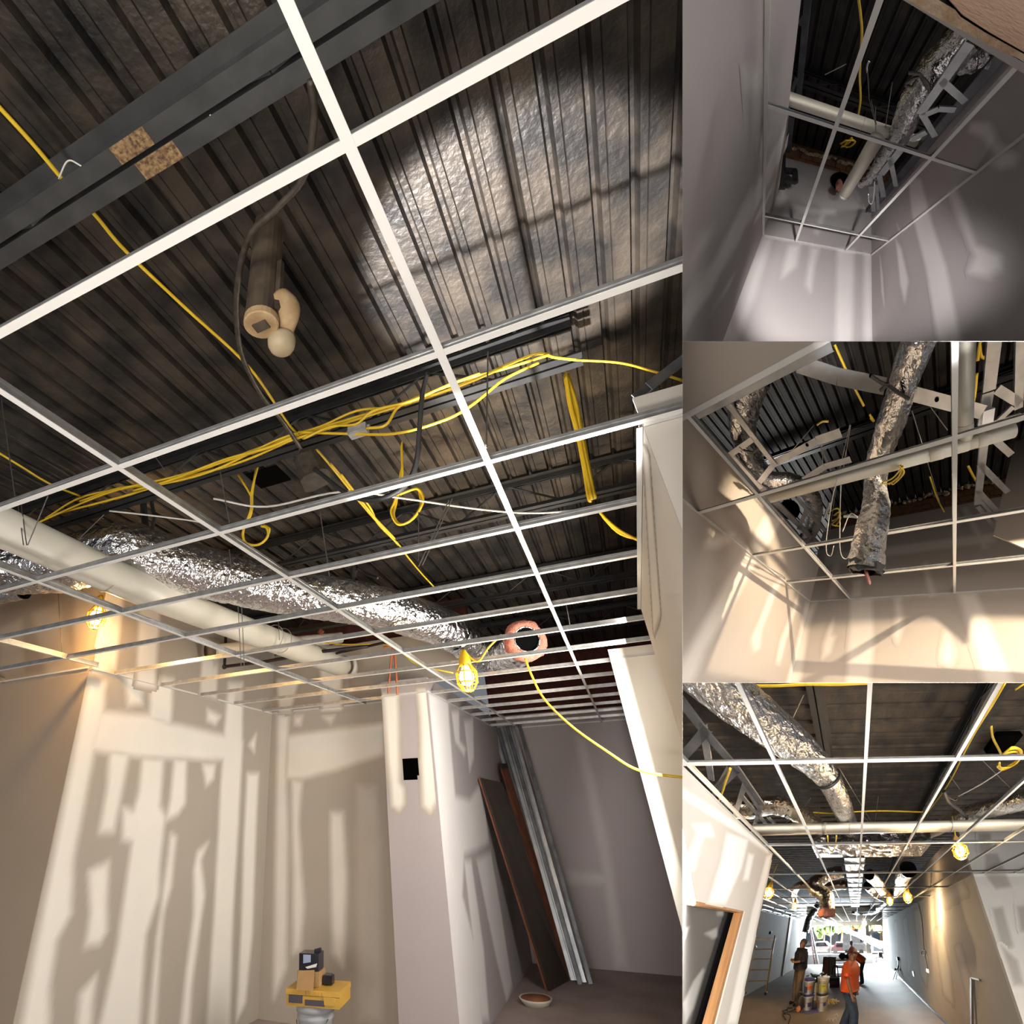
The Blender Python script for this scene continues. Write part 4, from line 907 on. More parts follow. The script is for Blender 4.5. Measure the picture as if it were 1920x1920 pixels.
mud(N, nl, 0, NX, [[PN(*p) for p in q] for q in [
    [(470, 970), (560, 1000), (520, 1080), (400, 1260), (280, 1480), (120, 1740), (30, 1990), (-40, 1990), (-40, 1860), (100, 1620), (260, 1330), (390, 1120)],
    [(130, 1130), (200, 1090), (290, 1080), (260, 1130), (190, 1165), (140, 1160)],
    [(560, 1340), (520, 1420), (440, 1620), (430, 1720), (405, 1735), (390, 1670), (440, 1560), (510, 1370)], [(655, 1400), (640, 1500), (580, 1680), (545, 1810), (530, 1800), (550, 1690), (620, 1500)],
    [(690, 1470), (722, 1465), (700, 1580), (640, 1900), (590, 1990), (560, 1990), (620, 1800)]]], .04, 'dry_n')
mud(N, nb, 1, NY, [[PN(*p) for p in q] for q in [
    [(725, 1465), (760, 1465), (710, 1600), (650, 1990), (590, 1990), (660, 1620)], [(945, 1450), (1065, 1445), (1075, 1700), (1040, 1990), (920, 1990), (940, 1640)],
    [(1555, 1425), (1650, 1420), (1730, 1600), (1880, 1990), (1720, 1990), (1630, 1680)], [(1190, 1440), (1230, 1440), (1240, 1600), (1210, 1690), (1190, 1650), (1200, 1560)],
    [(850, 1560), (840, 1650), (860, 1660), (830, 1750), (790, 1780), (795, 1700), (830, 1600)], [(1485, 1640), (1500, 1660), (1525, 1760), (1500, 1820), (1455, 1790), (1470, 1700)],
    [(1350, 1260), (1370, 1240), (1420, 1420), (1395, 1430), (1380, 1380)], [(960, 1340), (1010, 1340), (1000, 1440), (950, 1440)],
    [(800, 1200), (1200, 1150), (1750, 1080), (1750, 1130), (1200, 1200), (800, 1260)], [(1570, 940), (1600, 935), (1720, 1160), (1690, 1170)], [(860, 1150), (900, 1150), (860, 1440), (820, 1450)]]], .04, 'dry_n', strength=.85)
gn = thing(N, 'ceiling_grid', (0, 1, N.H), 'white suspended ceiling grid of the sunlit corner room', 'ceiling grid')
for x in (-.947, .273, 1.49): add_tee(N, gn, (x, -.08, N.H), (x, NY, N.H), 'main_tee', h=.042)
for y in (.454, 1.064, 1.644):
    for a, b in ((NX, -.947), (-.947, .273), (.273, 1.49), (1.49, 2.4)): add_tee(N, gn, (a, y, N.H), (b, y, N.H), 'cross_tee')
for p, q, t in (((NX, -.08, N.H), (NX, NY, N.H), (1, 0, 0)), ((NX, NY, N.H), (2.4, NY, N.H), (0, -1, 0)), ((-2.0, -.085, N.H), (1.4, -.085, N.H), (0, 1, 0))): angle_trim(N, gn, p, q, t)
for q in ([(940, 470), (870, 780), (810, 1180)], [(945, 470), (890, 800), (880, 1180)], [(780, 520), (790, 700)], [(1290, 390), (1450, 920)], [(740, 470), (620, 610)], [(1380, 350), (1490, 500)], [(785, 740), (800, 900)], [(760, 560), (840, 740)]):
    mb = MB(); mb.tube(LN(q, 2, 1.6), .004, 5); build(N, mb, 'hanger_wire', 'wire', gn)
joist(N, .75, -3.5, 3.5, 2.4, 2.75, 'black roof joist above the straps of the corner room', group='roof joists over the side rooms')
joist(N, -.2, -1.5, 3.5, 2.4, 2.75, 'black roof joist at the top of the corner room', group='roof joists over the side rooms')
pipe(N, 'drain_pipe', N.at(*PN(480, 880), 2, 1.16), N.at(*PN(1520, 598), 2, 1.16), .05, 'long cream pipe crossing the corner room', ((.93, .045),), rb='pvc')
pipe(N, 'drain_pipe', N.at(*PN(1520, 598), 2, 1.16), N.at(*PN(1860, 500), 2, 1.16), .044, 'cream pipe stub continuing past the tee fitting', ((.08, .06), (.5, .03)), rb='pvc')
pipe(N, 'drain_pipe', N.at(*PN(1592, -30), 2, 1.17), N.at(*PN(1588, 570), 2, 1.17), .042, 'upright-looking cream pipe beside the main tee', ((.86, .05),), rb='pvc')
th, Q, bb = foil_duct(N, 'flexible_duct', [N.at(*PN(1340, -40), 2, 1.35), N.at(*PN(1265, 160), 2, 1.35), N.at(*PN(1215, 330), 2, 1.33), N.at(*PN(1150, 520), 2, 1.33), N.at(*PN(1100, 660), 2, 1.33), N.at(*PN(1085, 800), 1, .84), N.at(*PN(1085, 950), 1, .90), N.at(*PN(1050, 1120), 1, .95), N.at(*PN(1030, 1285), 1, 1.0)],
          [.095, .085, .098, .092, .098, .1, .115, .118, .12], 'large silver duct hanging down through the corner room grid', wr=.1)
mc = Q[-1]; md = nrm(Q[-1] - Q[-3])
mb = MB(); mb.lathe(mc - md * .01, md, [(.095, .03), (.112, .02), (.118, -.02), (.11, -.03)], 20, closed=True); mb.v = [tuple(np.array(p) + rng.normal(0, .007, 3)) for p in mb.v]; build(N, mb, 'insulation_lip', 'black', th)
mb = MB(); mb.lathe(mc - md * .02, md, [(.095, .0), (.09, .002)], 18); build(N, mb, 'insulation_plug', 'pink', th)
mb = MB(); mb.tube(curve([mc, mc + np.array([.01, 0, -.04]), mc + np.array([.03, 0, -.1])], 4), [.012] * 8 + [.004], 6); build(N, mb, 'insulation_tail', 'pink', th)
foil_duct(N, 'flexible_duct', LN([(420, 190), (370, 300), (340, 430), (350, 560), (400, 680), (490, 780), (610, 790), (700, 840), (745, 930), (720, 1030), (670, 1120)], 2, 1.62), [.10, .11, .11, .105, .105, .10, .10, .10, .11, .11, .1], 'curling silver duct behind the stud frame of the corner room', wr=.1)
t = thing(N, 'duct_strap', N.at(*PN(1200, 280), 2, 1.25), 'black strap tying the large duct to the perforated stud', 'strap')
for q in ([(1060, 195), (1110, 230), (1150, 245), (1210, 290), (1275, 325)], [(1110, 280), (1150, 245), (1165, 235)], [(1150, 245), (1190, 270), (1260, 320)]):
    mb = MB(); mb.tube(LN(q, 2, 1.235), .010, 6); build(N, mb, 'strap_band', 'black', t)
t = thing(N, 'duct_strap', N.at(*PN(370, 610), 2, 1.5), 'black strap around the curling duct', 'strap')
mb = MB(); mb.tube(LN([(320, 590), (350, 615), (400, 625), (430, 600)], 2, 1.49), .012, 6); build(N, mb, 'strap_band', 'black', t)
def perf(rm, q, a, v, w, label, holes):
    P = [rm.at(*p, a, v) for p in q]; t = thing(rm, 'perforated_stud', P[0], label, 'metal stud')
    for p, r in zip(P, P[1:]): stud(rm, t, p, r, w, 'galv', 'channel', .012, up=(0, 0, 1))
    for h in holes:
        c = rm.at(*h, a, v - .004); d = nrm(P[-1] - P[0]); s_, u_ = frame(d)
        mb = MB(); mb.prism([c + d * .014 * math.cos(k) + s_ * .014 * math.sin(k) for k in np.linspace(0, 5.5, 7)], (0, 0, .003)); build(rm, mb, 'knockout', 'darkvoid', t)
    return t
perf(N, [PN(640, 125), PN(870, 200), PN(1140, 255)], 2, 1.42, .095, 'wide galvanised stud running from the bulkhead to the large duct', [PN(1060, 195)])
perf(N, [PN(1270, 290), PN(1480, 345), PN(1690, 400)], 2, 1.42, .085, 'perforated galvanised stud right of the large duct', [PN(1430, 330)])
perf(N, [PN(515, 690), PN(755, 560)], 2, 1.5, .06, 'galvanised strap branching from the stud frame', [PN(700, 585)]); perf(N, [PN(755, 560), PN(890, 515)], 2, 1.5, .075, 'short end piece of the upper galvanised strap', [])
perf(N, [PN(680, 780), PN(800, 705), PN(945, 665)], 2, 1.5, .06, 'lower galvanised strap behind the cream pipe', [])
t = thing(N, 'metal_framing', N.at(*PN(400, 700), 2, 1.5), 'galvanised stud frame along the left wall top', 'steel frame')
for q, w in (([(250, 350), (520, 700)], .05), ([(265, 640), (395, 550)], .045), ([(430, 795), (515, 690)], .05), ([(265, 640), (440, 830)], .06), ([(440, 830), (790, 1170)], .08), ([(640, 880), (800, 1070)], .045), ([(650, 1060), (700, 940)], .05), ([(710, 1150), (770, 1040)], .05), ([(760, 1230), (790, 1110)], .05)):
    p, q2 = LN(q, 2, 1.48); stud(N, t, p, q2, w, 'galv_dark' if q[0][1] > 820 else 'galv')
tk = thing(N, 'metal_track', (-1, -.06, N.H + .05), 'galvanised track along the bulkhead edge', 'steel track')
p, q = LN([(60, 420), (835, 20)], 2, N.H + .12); stud(N, tk, p, q, .045, 'galv', 'channel', .03)
mb = MB(); mb.beam((NX + .03, -.08, 1.52), (NX + .03, 2.2, 1.52), .07, .035); build(N, mb, 'wall_track', 'galv_dark', tk)
t = thing(N, 'stud_ladder', N.at(*PN(1700, 600), 2, 1.5), 'ladder of galvanised studs at the picture edge of the corner room', 'steel frame')
for q, w in (([(1760, -40), (1725, 280)], .075), ([(1720, 290), (1690, 470)], .07), ([(1770, 270), (1900, 350)], .055), ([(1765, 460), (1860, 370)], .035), ([(1695, 590), (1660, 920)], .06), ([(1670, 690), (1830, 850)], .05), ([(1660, 840), (1780, 970)], .05), ([(1740, 540), (1850, 640)], .05), ([(1660, 930), (1770, 1070)], .04), ([(1660, 880), (1790, 1030)], .03), ([(1720, 480), (1900, 430)], .06), ([(1905, -30), (1890, 380)], .05)):
    p, q2 = LN(q, 2, 1.5); stud(N, t, p, q2, w)
c = N.at(*PN(1715, 420), 2, 1.47); mb = MB(); mb.beam(c - [.035, 0, 0], c + [.035, 0, 0], .09, .03); build(N, mb, 'splice_plate', 'white_print', t)
bd_ = thing(N, 'hanging_board', N.at(*PN(1850, 1000), 1, 1.5), 'grey drywall board standing above the grid at the picture edge', 'drywall board')
P = [N.at(*PN(*p), 1, 1.7) for p in ((1895, 470), (1990, 440), (1990, 1190), (1748, 1090), (1790, 900), (1850, 640))]
mb = MB(); mb.prism(P, (0, .014, 0)); build(N, mb, 'board', 'dry_n', bd_)
yl = [('yellow cable crossing the deck behind the wide stud', [(855, 20), (900, 120), (960, 250), (1020, 365)], 2, 2.2, .014), ('yellow cable loop at the top edge of the corner room', [(1660, 110), (1670, 20), (1685, -20)], 2, 1.9, .012), ('second yellow cable loop at the top edge', [(1672, 20), (1680, 80), (1698, 95)], 2, 1.9, .01), ('yellow cable beside the upright-looking pipe', [(1655, 180), (1645, 290), (1635, 350)], 2, 1.9, .012),
      ('tiny yellow cable stub on the joist', [(755, 470), (785, 452), (820, 450)], 2, 2.2, .012), ('small yellow stub behind the large duct', [(1050, 410), (1075, 450), (1055, 430)], 2, 2.2, .014), ('yellow cable end by the stud ladder', [(1605, 700), (1625, 740), (1650, 785)], 2, 1.9, .013), ('yellow-white cable down to the brick', [(1390, 760), (1430, 880), (1470, 960)], 2, 1.9, .010)]
for lab, q, a, v, r in yl: cable(N, 'electrical_cable', LN(q, a, v), r, 'yellow', lab)
coil(N, [[PN(1225, 695), PN(1240, 730), PN(1200, 775), PN(1160, 805)], [PN(1240, 700), PN(1210, 770), PN(1160, 800), PN(1120, 800)], [PN(1215, 700), PN(1245, 740), PN(1190, 800), PN(1175, 800)], [PN(1230, 715), PN(1180, 770), PN(1120, 795)]], 2, 1.1, .006, 'tangle of yellow cable tied to the cream pipe', dv=-.006)
coil(N, [[PN(850, 980), PN(880, 960), PN(870, 1000), PN(840, 1030), PN(880, 1040)], [PN(840, 1010), PN(890, 990), PN(860, 1040)], [PN(820, 960), PN(870, 940), PN(890, 970)]], 2, 1.8, .012, 'tangle of yellow cable near the curling duct end', dv=.01)
for i, (q, lab) in enumerate([([(870, 770), (840, 900), (810, 1100), (810, 1190), (835, 1205), (850, 1150)], 'white wire loop hanging through the grid'), ([(890, 810), (885, 1000), (885, 1160), (900, 1215), (930, 1215), (960, 1120), (985, 1000)], 'longer white wire loop beside the large duct'), ([(900, 1070), (940, 975), (980, 985), (990, 1010)], 'short white wire bend behind the large duct')]):
    cable(N, 'hanging_wire', LN(q, 2, 1.1), .0045, 'white_cable', lab, 'wire')
for i, (q, lab) in enumerate([([(830, 910), (800, 990)], 'thick white cable stub by the brick'), ([(905, 985), (940, 965), (985, 990)], 'curved white conduit stub under the brick')]): cable(N, 'white_conduit', LN([q[0], tuple((np.array(q[0]) + np.array(q[-1])) / 2 + (0, -3)), q[-1]], 2, 1.9), .025, 'white_cable', lab, 'conduit')
t = thing(N, 'wall_sleeve', N.at(*PN(610, 950), 2, 1.5), 'dark round duct opening inside the stud frame', 'duct opening')
c = N.at(*PN(605, 945), 2, 1.7); mb = MB(); mb.lathe(c, (0.2, -.5, -1), [(.13, 0), (.14, .02), (.10, .025)], 18); build(N, mb, 'opening_rim', 'darkvoid', t)
# ================================================================== LONG SHOP FLOOR (lower side room)
def PB(x, y): return (1280 + x / 3, 1280 + y / 3)
def LB(q, a, v): return [B.at(*PB(*p), a, v) for p in q]
BF, BG, BD = -2.17, B.H, 2.30
WY = 16.2
slab(B, 'floor', (-6, 4.5, .3, WY + .2, BF - .1, BF), 'concrete_b', label='dusty concrete floor of the long shop')
top_b = slab(B, 'ceiling', (-6, 6, -.5, WY + .4, BD + .05, BD + .1), 'darkvoid', label='dark roof deck over the long shop')
deck(B, top_b, -6, 6, -.4, WY + .2, BD, along='x', m='deck_brown')
# near left wall with a door opening
XW = -1.19
bl = MB(); zt = BG + .02
bl.box(XW - .1, XW, -.8, 2.13, .235, zt); bl.box(XW - .1, XW, 1.885, 2.13, BF, .235); bl.box(XW - .1, XW, -.8, .62, BF, .235)
bl = build(B, bl, 'wall_left_near', 'dry_b', kind='structure', label='near drywall with a rough door opening in the long shop')
mud(B, bl, 0, XW, [[PB(*p) for p in q] for q in [
    [(60, 800), (150, 800), (170, 860), (110, 860), (60, 1050), (20, 1060), (10, 1000), (90, 850)], [(250, 850), (370, 880), (330, 1040), (240, 1240), (150, 1230), (220, 1000)], [(370, 960), (400, 970), (370, 1110), (340, 1110)],
    [(0, 600), (300, 790), (480, 930), (480, 960), (280, 820), (0, 640)], [(470, 980), (500, 965), (430, 1290), (300, 1920), (250, 1920), (390, 1290)]]], .03, 'dry_b')
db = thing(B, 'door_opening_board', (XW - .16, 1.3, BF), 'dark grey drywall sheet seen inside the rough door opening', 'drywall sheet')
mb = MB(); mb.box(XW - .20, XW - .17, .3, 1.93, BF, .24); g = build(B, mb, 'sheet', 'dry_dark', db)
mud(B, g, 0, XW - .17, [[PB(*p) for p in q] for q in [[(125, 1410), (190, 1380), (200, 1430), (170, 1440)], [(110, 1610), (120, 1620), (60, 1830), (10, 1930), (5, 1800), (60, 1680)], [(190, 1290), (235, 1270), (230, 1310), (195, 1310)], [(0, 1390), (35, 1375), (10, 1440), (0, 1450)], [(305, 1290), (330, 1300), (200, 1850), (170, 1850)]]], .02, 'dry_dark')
jb = thing(B, 'door_jamb', (XW - .05, 1.85, BF), 'raw timber stud lining the door opening', 'door jamb')
mb = MB(); mb.box(XW - .09, XW - .012, 1.845, 1.883, BF, .235); build(B, mb, 'stud', 'wood', jb)
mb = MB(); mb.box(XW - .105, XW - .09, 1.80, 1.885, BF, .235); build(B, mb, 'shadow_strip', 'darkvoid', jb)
mb = MB(); mb.box(XW - .09, XW - .002, .62, 1.845, .215, .234); build(B, mb, 'head_lining', 'wood', jb)
# far walls
bf = slab(B, 'wall_left_far', (-4.55, -4.45, 2.0, WY, BF, BD), 'dry_b', label='long pale wall behind the scaffold', mask=.55)
mb = MB(); p0 = B.at(*PB(560, 1660), 0, -4.45); mb.box(-4.46, -4.36, p0[1] - .25, p0[1] + .1, BF, 1.3); build(B, mb, 'pilaster', 'pilaster', bf)
brw = slab(B, 'wall_right_far', (2.37, 2.47, 3.26, WY, BF, 2.1), 'dry_b', mask=.35, label='long warm stained wall on the lamp side')
bbr = slab(B, 'wall_right_near', (2.34, 5, 3.20, 3.26, BF, 2.1), 'dry_b', mask=.95, label='bright drywall end wall with grey paper patches')
for q in [[(1700, 960), (1770, 960), (1850, 1150), (1760, 1160), (1700, 1080)], [(1740, 1270), (1800, 1260), (1860, 1480), (1800, 1530)], [(1880, 1260), (1960, 1250), (1960, 1400), (1900, 1400)], [(1660, 850), (1730, 850), (1740, 940), (1670, 960)], [(1790, 1480), (1880, 1560), (1920, 1700), (1860, 1700)]]:
    mud(B, bbr, 1, 3.20, [[PB(*p) for p in q]], .05, 'dry_b_inv')
mud(B, brw, 0, 2.37, [[PB(*p) for p in q] for q in [[(1300, 1290), (1330, 1270), (1380, 1560), (1370, 1700), (1340, 1640)], [(1240, 1330), (1260, 1320), (1290, 1560), (1270, 1640)], [(1420, 1400), (1450, 1380), (1500, 1600), (1520, 1800), (1470, 1750)], [(1190, 1350), (1205, 1340), (1215, 1560), (1200, 1600)], [(1540, 1500), (1560, 1480), (1640, 1750), (1620, 1850)], [(1460, 1210), (1570, 1120), (1600, 1180), (1480, 1260)]]], .1, 'dry_b', strength=.75)
mb = MB(); mb.box(2.33, 2.37, 3.4, 15.5, BF, BF + .06); build(B, mb, 'floor_gap', 'galv_dark', brw)
# shopfront
w1 = slab(B, 'wall_shopfront', (-4.5, 1.36, WY, WY + .15, BF, -1.53), 'bulk_grey', label='low sill wall under the shop windows')
slab(B, 'wall_shopfront_head', (-4.5, 2.4, WY, WY + .15, .74, BD), 'dry_b', mask=.3, label='head above the shop windows')
xs = [-4.42, -2.18, -.44, 1.32, 2.37]
for k in range(4):
    x0, x1 = xs[k], xs[k + 1]; z0 = -1.53 if k < 3 else BF
    wf = MB()
    for x in (x0, x1): wf.box(x - .035, x + .035, WY + .02, WY + .10, z0, .74)
    wf.box(x0, x1, WY + .02, WY + .10, .70, .76); wf.box(x0, x1, WY + .02, WY + .10, z0, z0 + .06)
    if k == 3: wf.box(x0, x1, WY + .02, WY + .10, .16, .24)
    nm_ = ['leftmost', 'second', 'third'][k] + ' large shop window pane' if k < 3 else 'glazed shop door beside the warm wall'
    o = build(B, wf, f'window_{k+1}' if k < 3 else 'door_1', 'alu', kind='structure', label=nm_)
    mb = MB(); mb.box(x0 + .03, x1 - .03, WY + .05, WY + .06, z0 + .05, .71); build(B, mb, 'pane', 'glass', o)
    if k == 3:
        mb = MB(); mb.box(x0 + .1, x0 + .14, WY - .02, WY + .02, -1.2, -.9); build(B, mb, 'pull_handle', 'alu', o)
# ---- outside: car park
slab(B, 'ground_outside', (-16, 16, WY + .2, 46, BF - .2, BF - .06), 'asphalt', label='bright car park outside the shop')
def outside_tree(x, y, h, r, m, label):
    t = thing(B, 'street_tree', (x, y, BF), label, 'tree', 'trees across the car park')
    mb = MB(); mb.tube([(x, y, BF), (x + .1, y, BF + h * .35), (x, y, BF + h * .6)], [.18, .14, .08], 8); build(B, mb, 'trunk', 'wood', t)
    mb = MB()
    for k in range(26):
        a = rng.normal(0, .45, 3); mb.ball((x + a[0] * r, y + a[1] * r * .6, BF + h * .68 + a[2] * r * .7), r * (.28 + .2 * random.random()), 7, 5)
    mb.v = [tuple(np.array(p) + rng.normal(0, .05, 3)) for p in mb.v]
    build(B, mb, 'crown', m, t)
for i, (x, y, h, r, m, lab) in enumerate([(-5.5, 32, 6, 2.2, 'leaf_green', 'green tree at the far side of the car park'), (-2.6, 34, 6, 2.0, 'leaf_green', 'second green tree behind the red car'), (-1.3, 36, 5.5, 1.6, 'leaf_red', 'reddish tree behind the white van'), (1.6, 34, 5.5, 1.9, 'leaf_yellow', 'yellow-green tree behind the white van'), (4.6, 35, 6, 2.0, 'leaf_yellow', 'yellow-green tree near the glazed door')]): outside_tree(x, y, h, r, m, lab)
t = thing(B, 'white_backdrop', (0, 44, BF), 'long pale backdrop added across the car park', 'building')  # backdrop added to brighten the window view and hide the sky
mb = MB(); mb.box(-24, 24, 43, 45, BF, 5.5); build(B, mb, 'backdrop_face', 'van_white', t)
for k in range(8): mb = MB(); mb.box(-16 + k * 4, -14 + k * 4, 42.95, 43, BF + 1, BF + 3); build(B, mb, 'window', 'car_blue', t)
def vehicle(x, y, L, W, H, m, label, van=False):
    z = BF - .06
    t = thing(B, 'parked_van' if van else 'parked_car', (x, y, z), label, 'van' if van else 'car')
    P = ([(-.5, .18), (-.5, .95), (-.46, 1.0), (.28, 1.0), (.40, .58), (.5, .5), (.5, .18)] if van else [(-.5, .2), (-.5, .55), (-.42, .62), (-.30, .98), (.12, 1.0), (.28, .64), (.48, .55), (.5, .2)])
    mb = MB(); mb.prism([(x + u * L, y - W / 2, z + v * H) for u, v in P], (0, W, 0)); build(B, mb, 'body', m, t)
    G = ([(.27, .62), (.27, .92), (.36, .62)] if van else [(-.28, .64), (-.25, .92), (.10, .93), (.22, .64)])
    mb = MB(); mb.prism([(x + u * L, y - W / 2 - .012, z + v * H) for u, v in G], (0, .01, 0)); build(B, mb, 'side_window', 'glass_dark', t)
    for u in (-.3, .3):
        mb = MB(); mb.lathe((x + u * L, y - W / 2 - .02, z + .3), (0, 1, 0), [(.30, 0), (.30, .2), (.2, .22)], 18); build(B, mb, 'wheel', 'black', t)
vehicle(-1.9, 26, 2.6, 1.7, 1.3, 'car_red', 'red car parked outside the shop window')
vehicle(-.2, 24, 2.8, 1.9, 2.3, 'van_white', 'white van parked outside behind the workers', True)
vehicle(2.6, 25, 3.2, 1.7, 1.4, 'car_blue', 'pale blue car outside the glazed door')
vehicle(-4.6, 27, 3.4, 1.7, 1.35, 'van_white', 'white car parked at the far end of the window')
mb = MB(); mb.box(.95, 1.25, WY + 1.2, WY + 1.5, BF, 1.4); build(B, mb, 'canopy_post', 'pilaster', label='grey canopy post outside the window', cat='post')
# ---- grid
gb = thing(B, 'ceiling_grid', (0, 5, BG), 'white suspended ceiling grid running down the long shop', 'ceiling grid')
bx = [-1.127, -.528, .084, .693, 1.317, 1.922]; by = [.749 + 1.16 * k for k in range(14)]
for x in bx: add_tee(B, gb, (x, -.3, BG), (x, WY if x < 2.3 else 3.2, BG), 'main_tee')
for x in (-1.74, -2.35, -2.96, -3.57, -4.18): add_tee(B, gb, (x, 2.2, BG), (x, WY, BG), 'main_tee')
for y in by:
    if y > WY - .1: continue
    l = XW if y < 2.2 else -4.45; r = 4.2 if y < 3.2 else 2.37
    g_ = [l] + [x for x in sorted(bx + [-1.74, -2.35, -2.96, -3.57, -4.18] + ([2.53, 3.14, 3.75] if y < 3.2 else [])) if l < x < r] + [r]
    for a, b in zip(g_, g_[1:]): add_tee(B, gb, (a, y, BG), (b, y, BG), 'cross_tee')
for x in (2.53, 3.14, 3.75): add_tee(B, gb, (x, 1.9, BG), (x, 3.2, BG), 'main_tee')
for p, q, t in (((2.37, 3.26, BG), (2.37, WY, BG), (-1, 0, 0)), ((XW, -.3, BG), (XW, 2.17, BG), (1, 0, 0)), ((2.34, 3.2, BG), (4.5, 3.2, BG), (0, -1, 0)), ((-4.45, 2.2, BG), (-4.45, WY, BG), (1, 0, 0))): angle_trim(B, gb, p, q, t)
for q, v in (([(680, 70), (600, 240)], 1.8), ([(880, 480), (1060, 780)], 1.7), ([(720, 650), (640, 760)], 1.7), ([(1100, 640), (1080, 800)], 1.7), ([(1690, 440), (1840, 590)], 1.7), ([(1500, 520), (1560, 600)], 1.7), ([(640, 740), (570, 800)], 1.7), ([(770, 700), (750, 800)], 1.7), ([(1000, 730), (1060, 800)], 1.7)):
    mb = MB(); mb.tube(LB(q, 2, v), .004, 5); build(B, mb, 'hanger_wire', 'wire', gb)
# ---- joists run away from the camera here
for x, y0, y1, lab in ((B.at(*PB(765, 200), 2, 2.0)[0], -.3, 1.75, 'dark roof joist above the sloping duct of the long shop'), (B.at(*PB(1560, 420), 2, 2.0)[0], -.3, WY, 'dark roof joist carrying a yellow cable down the long shop')):
    joist(B, x, y0, y1, 2.0, 2.27, lab, along='y', group='roof joists over the side rooms', leg=.06, m='joist')
pipe(B, 'drain_pipe', (-1.42, 2.0, 1.36), (3.6, 1.97, 1.36), .083, 'long cream drain pipe spanning the shop ceiling', ((.27, .006), (.55, .006), (.20, .03)), rb='pvc_band')
th, Q, _ = foil_duct(B, 'flexible_duct', LB([(60, -120), (260, 60), (420, 190), (600, 330), (740, 450), (820, 540)], 2, 1.55), [.18, .175, .17, .165, .15, .135], 'big silver duct with printed letters sloping across the long shop', wr=.05)
t3, Q3, _ = foil_duct(B, 'flexible_duct', LB([(810, 525), (850, 600), (900, 710), (945, 830), (975, 930), (990, 990)], 2, 1.55), [.135, .14, .14, .14, .14, .14], 'silver duct length running from the strap to the plenum box', wr=.06)
t = thing(B, 'duct_strap', B.at(*PB(800, 575), 2, 1.45), 'thin black strap round the big duct joint', 'strap')
mb = MB(); c = Q3[1]; mb.lathe(c, Q3[4] - Q3[0], [(.14, -.012), (.152, -.01), (.152, .01), (.14, .012)], 24, closed=True); build(B, mb, 'strap_band', 'black', t, smooth=True)
foil_duct(B, 'flexible_duct', LB([(230, 690), (340, 715), (430, 705), (520, 690), (620, 720), (700, 765), (760, 810), (800, 880)], 2, 1.62), [.13, .13, .12, .14, .14, .13, .13, .12], 'crumpled duct tinted as if gold-lit entering from behind the stud frame', wr=.12, m='foil_warm')
foil_duct(B, 'flexible_duct', LB([(2060, 620), (1920, 655), (1780, 690), (1640, 725), (1530, 760), (1440, 820), (1340, 870), (1270, 930)], 2, 1.6), [.16, .15, .14, .12, .12, .10, .10, .1], 'silver duct coming in from the bright side wall', wr=.08)
t = thing(B, 'duct_strap', B.at(*PB(1540, 690), 2, 1.5), 'loose black strap on the duct by the bright wall', 'strap')
mb = MB(); mb.tube(curve(LB([(1470, 610), (1500, 670), (1560, 720), (1600, 765)], 2, 1.47), 5), .022, 6); build(B, mb, 'strap_band', 'black', t)
mb = MB(); mb.tube(curve(LB([(1490, 640), (1530, 660), (1545, 650)], 2, 1.47), 5), .012, 6); build(B, mb, 'strap_tail', 'black', t)
# plenum box and ribbed trunk
def foil_box(x0, x1, y0, y1, z0, z1, n, jit, name, m, parent):
    nx, ny, nz = n; mb = MB(); idx = {}
    for f_ in range(3):
        for sgn in (0, 1):
            a, b = [(nx, ny), (ny, nz), (nx, nz)][f_]; base = len(mb.v); V = []
            for i in range(a + 1):
                for j in range(b + 1):
                    u, w = i / a, j / b
                    P = [(x0 + (x1 - x0) * u, y0 + (y1 - y0) * w, (z0, z1)[sgn]), ((x0, x1)[sgn], y0 + (y1 - y0) * u, z0 + (z1 - z0) * w), (x0 + (x1 - x0) * u, (y0, y1)[sgn], z0 + (z1 - z0) * w)][f_]
                    V.append(np.array(P) + (rng.normal(0, jit, 3) if 0 < i < a and 0 < j < b else 0))
            mb.add(V, [(i * (b + 1) + j, (i + 1) * (b + 1) + j, (i + 1) * (b + 1) + j + 1, i * (b + 1) + j + 1) for i in range(a) for j in range(b)])
    return build(B, mb, name, m, parent)
t = thing(B, 'duct_plenum', (.3, 2.8, 1.32), 'wide foil-wrapped plenum box under the shop deck', 'air duct')
foil_box(-.72, 1.28, 2.42, 2.95, 1.34, 1.62, (24, 8, 5), .012, 'foil_wrap', 'foil', t)
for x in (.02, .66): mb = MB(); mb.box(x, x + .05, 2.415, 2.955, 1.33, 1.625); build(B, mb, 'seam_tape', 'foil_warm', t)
t = thing(B, 'trunk_duct', (.0, 6, 1.28), 'ribbed rectangular trunk duct running to the shop windows', 'air duct')
foil_box(-.20, .20, 2.95, 9.5, 1.32, 1.6, (6, 40, 4), .006, 'foil_wrap', 'foil', t)
for k in range(12):
    y = 3.2 + k * .5; mb = MB(); mb.box(-.22, .22, y, y + .05, 1.305, 1.62); build(B, mb, 'stiffener', 'galv', t)
